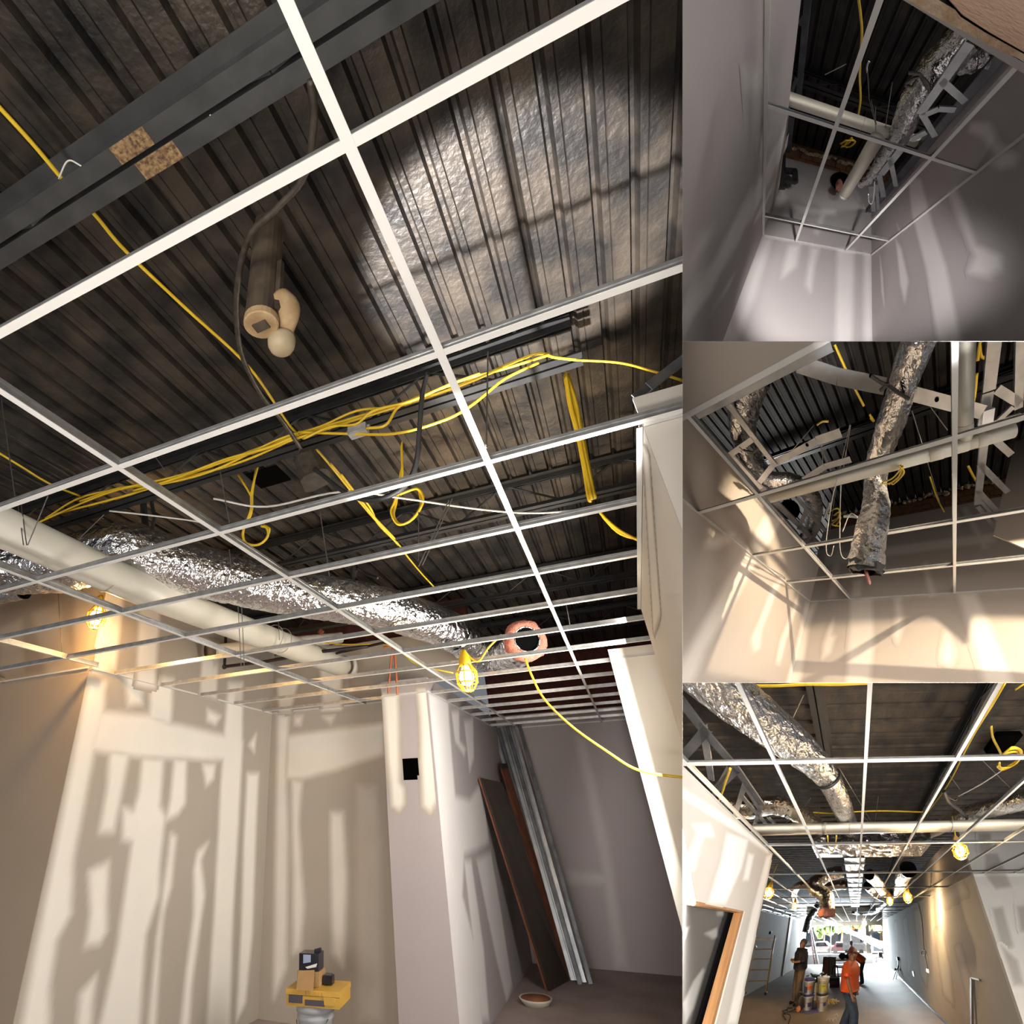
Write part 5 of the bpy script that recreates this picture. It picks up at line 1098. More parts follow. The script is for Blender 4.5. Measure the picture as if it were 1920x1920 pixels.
ds = [('silver elbow duct dropping to a pink insulated end', [(900, 1060), (800, 1090), (735, 1140), (770, 1175), (805, 1195), (812, 1240), (812, 1290)], [.17, .18, .18, .18, .19, .19, .18], 'foil', True),
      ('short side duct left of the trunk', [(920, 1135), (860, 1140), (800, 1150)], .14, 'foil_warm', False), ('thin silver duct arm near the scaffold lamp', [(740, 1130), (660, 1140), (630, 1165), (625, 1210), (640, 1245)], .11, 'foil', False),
      ('silver duct curving beside the trunk towards the warm wall', [(1050, 1080), (1090, 1120), (1140, 1180), (1200, 1185), (1225, 1130), (1240, 1080), (1270, 1050)], [.14, .15, .17, .17, .18, .18, .2], 'foil', False),
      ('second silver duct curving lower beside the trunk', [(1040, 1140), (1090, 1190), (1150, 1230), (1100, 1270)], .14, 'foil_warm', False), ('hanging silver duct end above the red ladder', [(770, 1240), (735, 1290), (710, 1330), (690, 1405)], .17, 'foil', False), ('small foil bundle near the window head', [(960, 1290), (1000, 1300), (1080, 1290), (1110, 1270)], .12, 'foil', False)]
for lab, q, r, m, pk in ds:
    th, Q, _ = foil_duct(B, 'flexible_duct', LB(q, 2, 1.3) if not pk and 'hanging' not in lab else [B.at(*PB(*p), 1, 4.3 + .0 * i) for i, p in enumerate(q)] if pk else [B.at(*PB(*p), 1, 9.0) for p in q], r, lab, wr=.12, m=m, n=16, seg=.06)
    if pk:
        mb = MB(); mb.lathe(Q[-1], Q[-1] - Q[-3], [(.15, .12), (.20, .10), (.22, 0), (.19, -.06)], 18); mb.v = [tuple(np.array(p) + rng.normal(0, .01, 3)) for p in mb.v]; build(B, mb, 'insulation_collar', 'pink', th, smooth=True)
# cables
cb = [('yellow cable running along the shop joist', [(1830, -60), (1720, 150), (1620, 320), (1500, 560), (1400, 700), (1340, 770)], 2, 1.9, .012), ('second yellow cable beside the shop joist', [(1815, 0), (1740, 130), (1640, 290), (1540, 480)], 2, 1.9, .010), ('yellow cable at the top edge crossing the joist', [(350, 18), (520, 18), (700, 10), (880, 10), (1050, 2)], 2, 1.9, .011),
      ('yellow cable stretched across behind the sloping duct', [(690, 728), (850, 735), (1000, 725), (1150, 722), (1350, 728)], 2, 1.8, .012), ('yellow cable by the deck opening', [(1735, 245), (1745, 310), (1775, 370), (1790, 400)], 2, 1.9, .011), ('short yellow cable at the picture corner', [(1870, 40), (1930, 0)], 2, 1.9, .010), ('thin pale cable to the loose strap', [(1550, 640), (1680, 570), (1830, 470)], 2, 1.7, .008), ('yellow loop hanging under the drain pipe', [(815, 860), (820, 930), (845, 950), (860, 900), (865, 860)], 2, 1.2, .010)]
for lab, q, a, v, r in cb: cable(B, 'electrical_cable', LB(q, a, v), r, 'yellow' if 'pale' not in lab else 'white_cable', lab)
coil(B, [[PB(1780, 430), PB(1830, 380), PB(1890, 375), PB(1900, 420), PB(1850, 470), PB(1790, 480), PB(1780, 450)], [PB(1790, 420), PB(1850, 365), PB(1905, 390), PB(1880, 450), PB(1800, 490), PB(1770, 470)], [PB(1800, 400), PB(1880, 390), PB(1890, 430), PB(1820, 475)]], 2, 1.45, .010, 'yellow cable coil at the picture edge of the long shop', dv=.008)
h = B.at(*PB(1800, 320), 2, BD - .01); mb = MB(); mb.box(h[0] - .16, h[0] + .14, h[1] - .10, h[1] + .13, BD - .10, BD - .004); build(B, mb, 'roof_opening', 'darkvoid', top_b)
# stud framing above near-left wall
t = thing(B, 'metal_framing', B.at(*PB(200, 400), 2, 1.5), 'galvanised stud framing above the near wall of the long shop', 'steel frame')
for q, w in (([(-40, 70), (130, 290)], .07), ([(130, 290), (290, 470)], .07), ([(290, 470), (445, 690)], .07), ([(0, 420), (140, 260)], .06), ([(110, 230), (160, 550)], .05), ([(180, 610), (300, 490)], .07), ([(260, 480), (170, 640)], .04), ([(290, 760), (350, 570)], .05), ([(330, 640), (470, 800)], .05), ([(350, 590), (440, 730)], .04), ([(390, 850), (440, 690)], .05), ([(480, 760), (530, 810)], .04)):
    p, q2 = LB(q, 2, 1.45); stud(B, t, p, q2, w, 'galv_dark' if w > .055 else 'galv')
cable(B, 'electrical_cable', LB([(270, 480), (240, 560), (225, 610), (195, 680)], 2, 1.4), .010, 'yellow', 'yellow cable dropping through the stud framing')
# lamps
for (x, y), s, lab, pw in (((1560, 945), 1.5, 'lit cage lamp hanging by the bright end wall', 30), ((1265, 1205), 2.2, 'lit cage lamp on the warm wall side above the tripod', 60), ((1165, 1225), 1.8, 'lit cage lamp just left of the warm wall lamp', 30), ((485, 1180), 2.0, 'lit cage lamp at the near wall corner by the scaffold', 30), ((630, 1255), 1.8, 'small lit cage lamp farther along the scaffold side', 20), ((1022, 1350), 3.4, 'tiny lit cage lamp at the window head', 20), ((870, 862), .9, 'lit cage lamp peeking over the drain pipe', 18)):
    c = B.at(*PB(x, y), 2, .97 if y > 900 else 1.55); lim = {1022: 15.6}.get(x)
    if lim: c = B.at(*PB(x, y), 1, lim)
    cage_lamp(B, c, s, lab, pw * 2.4, radius=.05, tint=(1.0, .68, .36), hang=[c + [.02, 0, .25 * s], c + [.06, .02, .38 * s]])
# ---- things on the shop floor
fb = lambda x, y: B.at(*PB(x, y), 2, BF)
MT['skin'] = mat('skin', (.50, .27, .18), (.44, .23, .15), 6, .55)
MT['skin_dark'] = mat('skin_tan', (.34, .17, .10), (.28, .14, .08), 6, .55)
MT['shirt_black'] = mat('black_shirt', (.018, .019, .022), (.03, .03, .034), 12, .8)
MT['khaki'] = mat('khaki_trousers', (.24, .17, .11), (.19, .135, .085), 10, .85)
MT['orange_shirt'] = mat('orange_shirt', (.85, .12, .02), (.78, .10, .015), 8, .75)
MT['jeans'] = mat('blue_jeans', (.05, .09, .16), (.03, .055, .10), 14, .85)
MT['dark_trousers'] = mat('dark_trousers', (.02, .025, .04), None, 10, .85)
MT['maroon'] = mat('maroon_cap', (.16, .02, .045), (.12, .015, .035), 10, .7)
MT['grey_hair'] = mat('grey_hair', (.30, .26, .24), (.2, .17, .16), 40, .8)
MT['dark_hair'] = mat('dark_hair', (.03, .02, .018), None, 40, .8)
def skin_mesh(verts, edges, radii, sub=2):
    me = bpy.data.meshes.new('tmp'); me.from_pydata([tuple(map(float, v)) for v in verts], edges, [])
    o = bpy.data.objects.new('tmp', me); COL.objects.link(o)
    md = o.modifiers.new('skin', 'SKIN'); md.use_smooth_shade = True
    if not me.skin_vertices: me.attributes.new
    sv = me.skin_vertices[0].data if me.skin_vertices else None
    if sv is None:
        bpy.context.view_layer.objects.active = o; sv = me.skin_vertices[0].data
    for i, r in enumerate(radii):
        sv[i].radius = (r, r) if not hasattr(r, '__len__') else r; sv[i].use_root = (i == 0)
    s_ = o.modifiers.new('sub', 'SUBSURF'); s_.levels = sub; s_.render_levels = sub
    dg = bpy.context.evaluated_depsgraph_get(); ev = o.evaluated_get(dg); em = ev.to_mesh()
    V = [tuple(v.co) for v in em.vertices]; F = [tuple(p.vertices) for p in em.polygons]
    ev.to_mesh_clear(); bpy.data.objects.remove(o); bpy.data.meshes.remove(me)
    return V, F
def person(base, s, ang, J, mats, label, girth=1.0, sleeve='short'):
    """J: joints in figure space (x forward of the figure's facing, y to its left, z up, metres for a 1.75 m figure)"""
    ca, sa = math.cos(ang), math.sin(ang); base = np.asarray(base, float)
    X = lambda p: base + s * np.array([p[0] * ca - p[1] * sa, p[0] * sa + p[1] * ca, p[2]])
    t = thing(B, 'person', base, label, 'person')
    def sk(names, edges, rad, name, m, grow=1.0, parent=t):
        ids = {n: i for i, n in enumerate(names)}
        V, F = skin_mesh([X(J[n]) for n in names], [(ids[a], ids[b]) for a, b in edges], [s * rad[n] * grow for n in names])
        mb = MB(); mb.add(V, F); return build(B, mb, name, m, parent, smooth=True)
    R = dict(pel=.12, spi=.11, che=.12, nec=.062, hed=.13, crn=.12, sl=.075, el=.05, wl=.03, hl=.034, sr=.075, er=.05, wr=.03, hr=.034, pl=.11, kl=.08, al=.06, tl=.036, pr=.11, kr=.08, ar=.06, tr=.036)
    names = list(R)
    E = [('pel', 'spi'), ('spi', 'che'), ('che', 'nec'), ('nec', 'hed'), ('hed', 'crn'), ('che', 'sl'), ('sl', 'el'), ('el', 'wl'), ('wl', 'hl'), ('che', 'sr'), ('sr', 'er'), ('er', 'wr'), ('wr', 'hr'), ('pel', 'pl'), ('pl', 'kl'), ('kl', 'al'), ('al', 'tl'), ('pel', 'pr'), ('pr', 'kr'), ('kr', 'ar'), ('ar', 'tr')]
    body = sk(names, E, R, 'body', mats[0])
    lat = np.array([0, 1.0, 0])
    def loft(mb, rings, n=18):
        V = []; m_ = len(rings)
        for i, (p, a_, b_) in enumerate(rings):
            p = np.asarray(p, float); d = nrm(np.asarray(rings[min(i + 1, m_ - 1)][0], float) - np.asarray(rings[max(i - 1, 0)][0], float)); f_ = nrm(np.cross(lat, d))
            a_, b_ = a_ * girth, b_ * girth
            V += [X(p + lat * a_ * math.cos(2 * math.pi * k / n) + f_ * b_ * math.sin(2 * math.pi * k / n)) for k in range(n)]
        mb.add(V, [(i * n + k, i * n + (k + 1) % n, (i + 1) * n + (k + 1) % n, (i + 1) * n + k) for i in range(m_ - 1) for k in range(n)] + [tuple(range(n)), tuple(range((m_ - 1) * n, m_ * n))])
    pe, sp_, ch, ne = [np.array(J[k], float) for k in ('pel', 'spi', 'che', 'nec')]
    mb = MB(); loft(mb, [(pe - (sp_ - pe) * .35, .185, .150), (pe, .185, .150), (sp_, .175, .145), (sp_ * .4 + ch * .6, .195, .150), (ch, .205, .145), (ch * .6 + ne * .4, .185, .115), (ch * .3 + ne * .7, .11, .085), (ch * .08 + ne * .92, .07, .065)])
    for q in 'lr':
        S_, E_, W_ = [np.array(J[k + q], float) for k in ('s', 'e', 'w')]; s0 = S_ * .75 + ch * .25
        pts, rad = ([s0, S_, S_ * .45 + E_ * .55, S_ * .2 + E_ * .8], [.085, .088, .082, .084]) if sleeve == 'short' else ([s0, S_, S_ * .5 + E_ * .5, E_, E_ * .6 + W_ * .4], [.085, .086, .072, .062, .056])
        mb.tube([X(p) for p in pts], [s * r * (.5 + .5 * girth) for r in rad], 12)
    build(B, mb, 'shirt', mats[1], t, smooth=True)
    mb = MB(); loft(mb, [(sp_ * .35 + pe * .65, .17, .135), (pe, .18, .14), (pe - (sp_ - pe) * .5, .175, .135)])
    for q in 'lr':
        P_, K_, A_ = [np.array(J[k + q], float) for k in ('p', 'k', 'a')]
        mb.tube([X(P_ + (pe - P_) * .35), X(P_), X(P_ * .5 + K_ * .5), X(K_), X(K_ * .5 + A_ * .5), X(A_ + [0, 0, -.03])], [s * r * (.35 + .65 * girth) for r in (.10, .105, .092, .078, .075, .074)], 12)
    build(B, mb, 'trousers', mats[2], t, smooth=True)
    for side in 'lr':
        a, tt = np.array(J['a' + side]), np.array(J['t' + side]); d = nrm((tt - a) * [1, 1, 0])
        V, F = skin_mesh([X(a + [0, 0, -.02]), X(a * .5 + tt * .5 + [0, 0, -.02]), X(tt + d * .05 + [0, 0, 0])], [(0, 1), (1, 2)], [s * .055, s * .05, s * .042], 1)
        mb = MB(); mb.add(V, F); build(B, mb, 'shoe', mats[4], t, smooth=True)
        # hand: palm and five fingers
        w, h = np.array(J['w' + side]), np.array(J['h' + side]); d = nrm(h - w); sd, up = frame(d, (0, 1, 0) if abs(d[2]) > .5 else (0, 0, 1))
        mb = MB()
        mb.tube([X(w), X(w + d * .05), X(h + d * .02)], [s * .024, s * .036, s * .034], 8)
        for k, (o_, ln) in enumerate(((-.030, .065), (-.010, .08), (.010, .085), (.030, .075))):
            b0 = h + d * .015 + sd * o_; mb.tube([X(b0), X(b0 + d * ln * .55 + up * .006), X(b0 + d * ln * .9 + up * .022)], [s * .010, s * .009, s * .007], 6)
        b0 = w + d * .035 + sd * .03; mb.tube([X(b0), X(b0 + d * .03 + sd * .028), X(b0 + d * .065 + sd * .036)], [s * .012, s * .010, s * .008], 6)
        build(B, mb, 'hand', mats[0], t, smooth=True)
    # face
    hd, cr, nk = np.array(J['hed']), np.array(J['crn']), np.array(J['nec']); hu = nrm(cr - hd); fw = np.array(J.get('look', (1, 0, 0)), float); fw = nrm(fw - hu * (fw @ hu)); sd = np.cross(hu, fw)
    c = hd * .5 + cr * .5; f = MB()
    f.tube([X(c + fw * .085 + hu * .01), X(c + fw * .112 - hu * .025), X(c + fw * .095 - hu * .035)], [s * .008, s * .016, s * .008], 6); build(B, f, 'nose', mats[0], t, smooth=True)
    for k in (-1, 1):
        mb = MB(); mb.ball(X(c + fw * .088 + sd * .034 * k + hu * .012), s * .011, 8, 6); build(B, mb, 'eye', 'black_plastic', t, smooth=True)
        mb = MB(); mb.ball(X(c + sd * .092 * k - hu * .01), s * .026, 8, 6, (.6, .6, 1)); build(B, mb, 'ear', mats[0], t, smooth=True)
    mb = MB(); mb.tube([X(c + fw * .092 - sd * .025 - hu * .058), X(c + fw * .097 - hu * .06), X(c + fw * .092 + sd * .025 - hu * .058)], s * .006, 6); build(B, mb, 'mouth', 'orange_board', t, smooth=True)
    # hair or cap
    mb = MB(); cc = c + hu * .03 - fw * .012; V = []; n, m = 16, 8
    for i in range(m + 1):
        th = math.pi * .56 * i / m
        for j in range(n):
            a = 2 * math.pi * j / n; back = .5 - .5 * math.cos(a); th2 = th * (1 + .28 * back)
            V.append(X(cc + .117 * (hu * math.cos(th2) * .95 + math.sin(th2) * (fw * math.cos(a) * 1.0 + sd * math.sin(a) * .93))))
    mb.add(V, [(i * n + j, (i + 1) * n + j, (i + 1) * n + (j + 1) % n, i * n + (j + 1) % n) for i in range(m) for j in range(n)])
    o = build(B, mb, 'cap' if mats[3] == 'maroon' else 'hair', mats[3], t, smooth=True)
    if mats[3] == 'maroon':
        mb = MB(); V = []
        for k in range(9):
            a = -1.1 + 2.2 * k / 8
            V.append(X(cc + .10 * (fw * math.cos(a) + sd * math.sin(a)) + hu * .02)); V.append(X(cc + .10 * (fw * math.cos(a) + sd * math.sin(a)) + fw * .085 * max(.1, math.cos(a * 1.25)) + hu * .005))
        n2 = len(V); V += [np.array(v) + np.array([0, 0, .008]) * s for v in V]
        mb.add(V, [(2 * k, 2 * k + 1, 2 * k + 3, 2 * k + 2) for k in range(8)] + [(n2 + 2 * k, n2 + 2 * k + 2, n2 + 2 * k + 3, n2 + 2 * k + 1) for k in range(8)] + [(2 * k + 1, n2 + 2 * k + 1, n2 + 2 * k + 3, 2 * k + 3) for k in range(8)])
        build(B, mb, 'visor', mats[3], o)
    return t
def stand():
    return dict(pel=(0, 0, .96), spi=(0, 0, 1.12), che=(.01, 0, 1.34), nec=(.01, 0, 1.50), hed=(.03, 0, 1.58), crn=(.03, 0, 1.68), sl=(0, .19, 1.42), sr=(0, -.19, 1.42), el=(-.03, .26, 1.14), er=(-.03, -.26, 1.14),
                wl=(.06, .27, .92), wr=(.06, -.27, .92), hl=(.08, .26, .84), hr=(.08, -.26, .84), pl=(0, .10, .88), pr=(0, -.10, .88), kl=(.03, .11, .50), kr=(.03, -.11, .50), al=(0, .12, .09), ar=(0, -.12, .09), tl=(.14, .13, .04), tr=(.14, -.13, .04))
# man in black: turned to the picture's left, head tipped back, hands held together in front
J = stand(); J.update(hed=(.0, 0, 1.585), crn=(-.03, 0, 1.68), look=(.8, 0, .6), el=(.03, .27, 1.13), er=(.03, -.27, 1.14), wl=(.24, .10, 1.10), wr=(.24, -.08, 1.13), hl=(.30, .03, 1.12), hr=(.30, -.01, 1.16))
pb = fb(640, 1808)
person(pb, 1.155, math.radians(222), J, ('skin', 'shirt_black', 'khaki', 'grey_hair', 'black'), 'person in a black shirt and khaki trousers looking up at the ducts', girth=1.4, sleeve='long')
# man in orange: profile to the right, walking, cap
J = stand(); J.update(hed=(.07, 0, 1.57), crn=(.08, 0, 1.67), look=(1, 0, -.25), che=(.03, 0, 1.34), nec=(.05, 0, 1.49), el=(-.06, .25, 1.14), er=(.02, -.25, 1.13), wr=(.10, -.24, .88), hr=(.13, -.22, .80), wl=(.05, .26, .90), hl=(.08, .25, .82), kl=(-.05, .1, .5), al=(-.25, .1, .12), tl=(-.14, .11, .05), kr=(.12, -.1, .51), ar=(.08, -.11, .09), tr=(.22, -.12, .04))
pb = B.at(*PB(942, 2010), 1, 5.15); pb[2] = BF
person(pb, 1.06, math.radians(-15), J, ('skin_dark', 'orange_shirt', 'jeans', 'maroon', 'black'), 'person in a bright orange shirt, jeans and maroon cap walking past', girth=1.45)
# bending worker behind
J = stand(); J.update(pel=(-.05, 0, .92), spi=(.10, 0, 1.03), che=(.30, 0, 1.14), nec=(.44, 0, 1.20), hed=(.52, 0, 1.20), crn=(.60, 0, 1.17), look=(.5, 0, -1), sl=(.32, .19, 1.17), sr=(.32, -.19, 1.17), el=(.40, .22, .92), er=(.40, -.22, .92), wl=(.55, .15, .80), wr=(.55, -.15, .80), hl=(.62, .12, .76), hr=(.62, -.12, .76), pl=(-.05, .10, .85), pr=(-.05, -.10, .85))
pb = fb(1010, 1698)
person(pb, 1.05, math.radians(175), J, ('skin_dark', 'orange_shirt', 'dark_trousers', 'dark_hair', 'black'), 'person in an orange shirt bending over the tool cart', girth=1.2)
J = stand(); J.update(wl=(.35, .2, 1.15), hl=(.43, .18, 1.18), el=(.12, .25, 1.15))
pb = B.at(*PB(950, 1570), 1, 13.2); pb[2] = BF
person(pb, 1.0, math.radians(190), J, ('skin_dark', 'orange_shirt', 'dark_trousers', 'grey_hair', 'black'), 'distant person in an orange shirt standing against the shop window')
# ---- buckets
MT['pail_white'] = mat('white_pail', (.72, .71, .66), (.66, .65, .60), 5, .45)
MT['pail_blue'] = mat('blue_lid', (.04, .05, .32), None, 5, .4)
MT['label_orange'] = mat('orange_label_print', (.70, .22, .10), (.55, .16, .08), 30, .5)
MT['label_blue'] = mat('blue_label_print', (.06, .07, .28), None, 8, .5)
MT['label_green'] = mat('yellow_green_label', (.55, .58, .10), (.45, .48, .10), 20, .5)
MT['pail_black'] = mat('black_band', (.02, .02, .02), None, 5, .5)
def pail(base, r, h, rimm, labs, label):
    t = thing(B, 'paint_bucket', base, label, 'bucket', 'buckets on the shop floor'); base = np.asarray(base, float)
    mb = MB(); mb.lathe(base, (0, 0, 1), [(r * .86, 0), (r * .95, h * .78), (r * 1.0, h * .80), (r * 1.0, h * .9), (r * .97, h * .92)], 22); build(B, mb, 'pail', 'pail_white', t, smooth=True)
    mb = MB(); mb.lathe(base, (0, 0, 1), [(r * .97, h * .90), (r * 1.05, h * .91), (r * 1.05, h), (r * .9, h * 1.0)], 22); build(B, mb, 'lid', rimm, t, smooth=True)
    for a0, a1, z0, z1, m in labs:
        mb = MB(); V = []
        for k in range(9):
            a = math.radians(a0 + (a1 - a0) * k / 8)
            for z in (z0, z1): rr = r * (.86 + .09 * z / .78) + .004; V.append(base + np.array([rr * math.cos(a), rr * math.sin(a), z * h]))
        mb.add(V, [(2 * k, 2 * k + 2, 2 * k + 3, 2 * k + 1) for k in range(8)]); build(B, mb, 'label', m, t)
    mb = MB(); mb.tube(curve([base + [r, 0, h * .84], base + [r * .7, -r * .9, h * .55], base + [-r * .7, -r * .9, h * .55], base + [-r, 0, h * .84]], 5), .005, 6); build(B, mb, 'handle', 'wire', t)
    return t
pl_ = fb(703, 1836); pr_ = fb(783, 1838)
pail(pl_, .19, .40, 'pail_blue', [(-150, -110, .2, .6, 'label_orange'), (-80, -40, .25, .5, 'label_blue')], 'lower white bucket with a blue lid in the nearer-wall stack')
pail(pl_ + [0, 0, .41], .19, .40, 'pail_blue', [(-150, -100, .1, .5, 'label_blue'), (-100, -50, .3, .65, 'label_orange')], 'upper white bucket with a blue lid and blue print')
pail(pr_, .20, .43, 'pail_black', [(-140, -110, .2, .65, 'label_orange'), (-70, -40, .3, .5, 'label_blue')], 'lower white bucket with a black lid')
pail(pr_ + [0, 0, .44], .20, .42, 'pail_white', [(-130, -40, .15, .6, 'label_green')], 'upper white bucket with a yellow-green label')
def tool_pile(c, n, size, mats, label, name='hand_tools', cat='tools'):
    t = thing(B, name, c, label, cat); c = np.asarray(c, float)
    for k in range(n):
        p = c + np.array([random.uniform(-1, 1), random.uniform(-.5, .5), 0]) * size + [0, 0, .03 + .03 * k]; d = np.array([random.uniform(-1, 1), random.uniform(-.4, .4), random.uniform(0, .5)]) * size * .6
        mb = MB(); mb.beam(p - d, p + d, .05, .03); build(B, mb, ['handle', 'blade'][k % 2], mats[k % len(mats)], t)
    return t
tool_pile(pl_ + [0, 0, .82], 3, .12, ['blue_print', 'galv', 'black'], 'trowel and tools lying on the upper blue-lidded bucket'); tool_pile(pr_ + [0, 0, .87], 4, .14, ['black', 'galv'], 'trowels lying on the yellow-green bucket')
c = fb(745, 1690); t = thing(B, 'green_bucket', c + [-.1, .4, 0], 'small dark green tub behind the bucket stacks', 'tub')
MT['green_tub'] = mat('dark_green_tub', (.02, .07, .04), None, 5, .5)
c = B.at(*PB(748, 1665), 1, 8.0); mb = MB(); mb.lathe((c[0], c[1], c[2] - .1), (0, 0, 1), [(.14, 0), (.17, .2), (.18, .21), (.15, .22)], 18); build(B, mb, 'tub', 'green_tub', t, smooth=True)
mb = MB(); mb.lathe((c[0], c[1], BF), (0, 0, 1), [(.16, 0), (.15, c[2] - .1 - BF)], 14); build(B, mb, 'stand', 'pail_white', t)
# mixer tool, cloth, scraps
c = fb(655, 1850); t = thing(B, 'power_mixer', c, 'black power tool with a red knob beside the buckets', 'power tool')
mb = MB(); mb.ball(c + [0, 0, .2], .2, 12, 8, (.7, .6, 1)); build(B, mb, 'housing', 'black', t, smooth=True)
mb = MB(); mb.tube(curve([c + [-.12, 0, .3], c + [-.05, 0, .48], c + [.12, 0, .42]], 5), .035, 8); build(B, mb, 'grip', 'black', t, smooth=True)
mb = MB(); mb.lathe(c + [.02, -.17, .12], (0, -1, 0), [(.07, 0), (.07, .03), (.03, .04)], 14); build(B, mb, 'red_knob', 'label_orange', t)
mb = MB(); mb.tube(curve([c + [-.1, 0, .06], c + [-.3, -.1, .03], c + [-.42, -.25, .02], c + [-.2, -.6, .02]], 6), .015, 6); build(B, mb, 'power_cord', 'black', t)
c = fb(600, 1858); tool_pile(c, 4, .2, ['black', 'galv_dark'], 'heap of dark tools on the floor beside the power tool')
c = fb(735, 1848); mb = MB(); mb.prism([fb(660, 1858), fb(720, 1838), fb(770, 1836), fb(760, 1856), fb(700, 1866)], (0, 0, .012)); MT['blue_cloth'] = mat('blue_plastic_sheet', (.10, .11, .40), None, 6, .5); build(B, mb, 'blue_sheet', 'blue_cloth', label='blue plastic sheet under the bucket stacks', cat='sheet')
c = fb(840, 1815); t = thing(B, 'cable_offcuts', c, 'pale crumpled scraps with yellow offcuts beside the buckets', 'scraps')
for k in range(6):
    p = fb(815 + 10 * k, 1812 - 3 * (k % 3)); mb = MB(); mb.tube(curve([p, p + [random.uniform(-.15, .15), .05, .12], p + [random.uniform(-.2, .2), .1, .05]], 4), .018, 6); build(B, mb, 'scrap', 'pail_white' if k % 3 else 'yellow', t)
c = fb(845, 1895); t = thing(B, 'paper_scrap', c, 'little white paper scraps on the near floor', 'scraps')
for k in range(5):
    p = c + [random.uniform(-.2, .2), random.uniform(-.2, .2), .01]; mb = MB(); mb.tube(curve([p, p + [.06, .04, .05], p + [.12, -.03, .0]], 4), .008, 5); build(B, mb, 'scrap', 'pail_white', t)
cable(B, 'floor_cable', [fb(590, 1930) + [0, 0, .01], fb(600, 1900) + [0, 0, .01], fb(605, 1875) + [0, 0, .01], fb(590, 1865) + [0, 0, .01]], .012, 'black', 'thin black cable curling on the near floor')
# ---- tool cart with clothes and bag
c = fb(880, 1690) + np.array([0, .3, 0]); t = thing(B, 'tool_cart', c, 'loaded tool cart with dark bags in the middle of the shop', 'cart')
for dx in (-.45, .5):
    for dy in (-.3, .3):
        mb = MB(); mb.beam(c + [dx, dy, 0.08], c + [dx, dy, .95], .05, .05, up=(0, 1, 0)); build(B, mb, 'leg', 'galv_dark', t)
        mb = MB(); mb.lathe(c + [dx, dy - .03, .06], (0, 1, 0), [(.06, 0), (.06, .05), (.03, .055)], 12); build(B, mb, 'wheel', 'black', t)
for z in (.25, .62, .93): mb = MB(); mb.box(c[0] - .5, c[0] + .55, c[1] - .33, c[1] + .33, c[2] + z, c[2] + z + .05); build(B, mb, 'shelf', 'wood', t)
MT['grey_cloth'] = mat('grey_cloth', (.30, .27, .25), (.2, .18, .17), 14, .9); MT['brown_cloth'] = mat('brown_cloth', (.30, .14, .09), (.22, .10, .06), 10, .9)
def drape(c, w, h, m, label, name, cat):
    mb = MB(); V = []; n = 9; k = 7
    for i in range(n):
        for j in range(k):
            u = i / (n - 1) - .5; v = j / (k - 1); V.append(c + np.array([u * w * (1 + .15 * v), -.06 * math.sin(u * 9) - .05 * v, -h * v + (.05 * math.cos(u * 6) if j == k - 1 else 0)]))
    m0 = len(V); V += [p + np.array([0, .05, 0]) for p in V]
    q = lambda i, j, o=0: o + i * k + j
    F = [(q(i, j), q(i + 1, j), q(i + 1, j + 1), q(i, j + 1)) for i in range(n - 1) for j in range(k - 1)] + [(q(i, j, m0), q(i, j + 1, m0), q(i + 1, j + 1, m0), q(i + 1, j, m0)) for i in range(n - 1) for j in range(k - 1)]
    F += [(q(i, 0), q(i, 0, m0), q(i + 1, 0, m0), q(i + 1, 0)) for i in range(n - 1)]
    mb.add(V, F); return build(B, mb, name, m, smooth=True, label=label, cat=cat)
drape(c + [-.66, -.42, 1.13], .34, .95, 'brown_cloth', 'brown coat draped over the cart end', 'coat', 'coat'); drape(c + [-.36, -.42, 1.12], .34, .8, 'grey_cloth', 'grey cloth hanging on the tool cart', 'cloth', 'cloth')
t = thing(B, 'tool_bag', fb(855, 1715), 'black tool bag with a red stripe standing before the cart', 'bag'); c2 = fb(855, 1712)
mb = MB(); mb.box(c2[0] - .22, c2[0] + .22, c2[1] - .12, c2[1] + .12, c2[2], c2[2] + .36); build(B, mb, 'bag_body', 'black', t)
mb = MB(); mb.box(c2[0] - .15, c2[0] + .15, c2[1] - .13, c2[1] - .118, c2[2] + .12, c2[2] + .24); build(B, mb, 'red_stripe', 'redbrick', t)
mb = MB(); mb.tube(curve([c2 + [-.15, 0, .36], c2 + [-.1, 0, .75], c2 + [.08, 0, .8], c2 + [.15, 0, .36]], 6), .03, 8); build(B, mb, 'strap', 'black', t)
for i, (dx, r, lab) in enumerate(((.12, .17, 'round dark bag on the cart top'), (.42, .15, 'second dark bundle on the cart top'))):
    mb = MB(); mb.ball(c + [dx, 0, .98 + r * .8], r, 12, 8, (1.2, 1, .85)); build(B, mb, 'dark_bundle', 'dark_trousers', smooth=True, label=lab, cat='bag')
# ---- scaffold frame with jacket
t = thing(B, 'scaffold_frame', fb(410, 1755), 'yellow ladder scaffold frame with a white deck board by the pale wall', 'scaffold')
sy = fb(465, 1760)[1]
S = lambda x, y: B.at(*PB(x, y), 1, sy)
MT['scaf'] = mat('scaffold_yellow', (.45, .30, .10), (.36, .24, .08), 10, .5)
for q in ([(405, 1425), (350, 1752)], [(520, 1420), (465, 1757)]): mb = MB(); mb.tube([S(*p) for p in q], .035, 8); build(B, mb, 'post', 'scaf', t, smooth=True)
for q in ([(393, 1500), (508, 1498)], [(384, 1556), (498, 1554)], [(374, 1616), (487, 1614)], [(363, 1680), (476, 1676)]): mb = MB(); mb.tube([S(*p) for p in q], .02, 8); build(B, mb, 'rung', 'scaf', t, smooth=True)
p, q = S(402, 1444), S(515, 1442); mb = MB(); mb.beam(p, q, .5, .10); build(B, mb, 'deck_board', 'white_print', t)
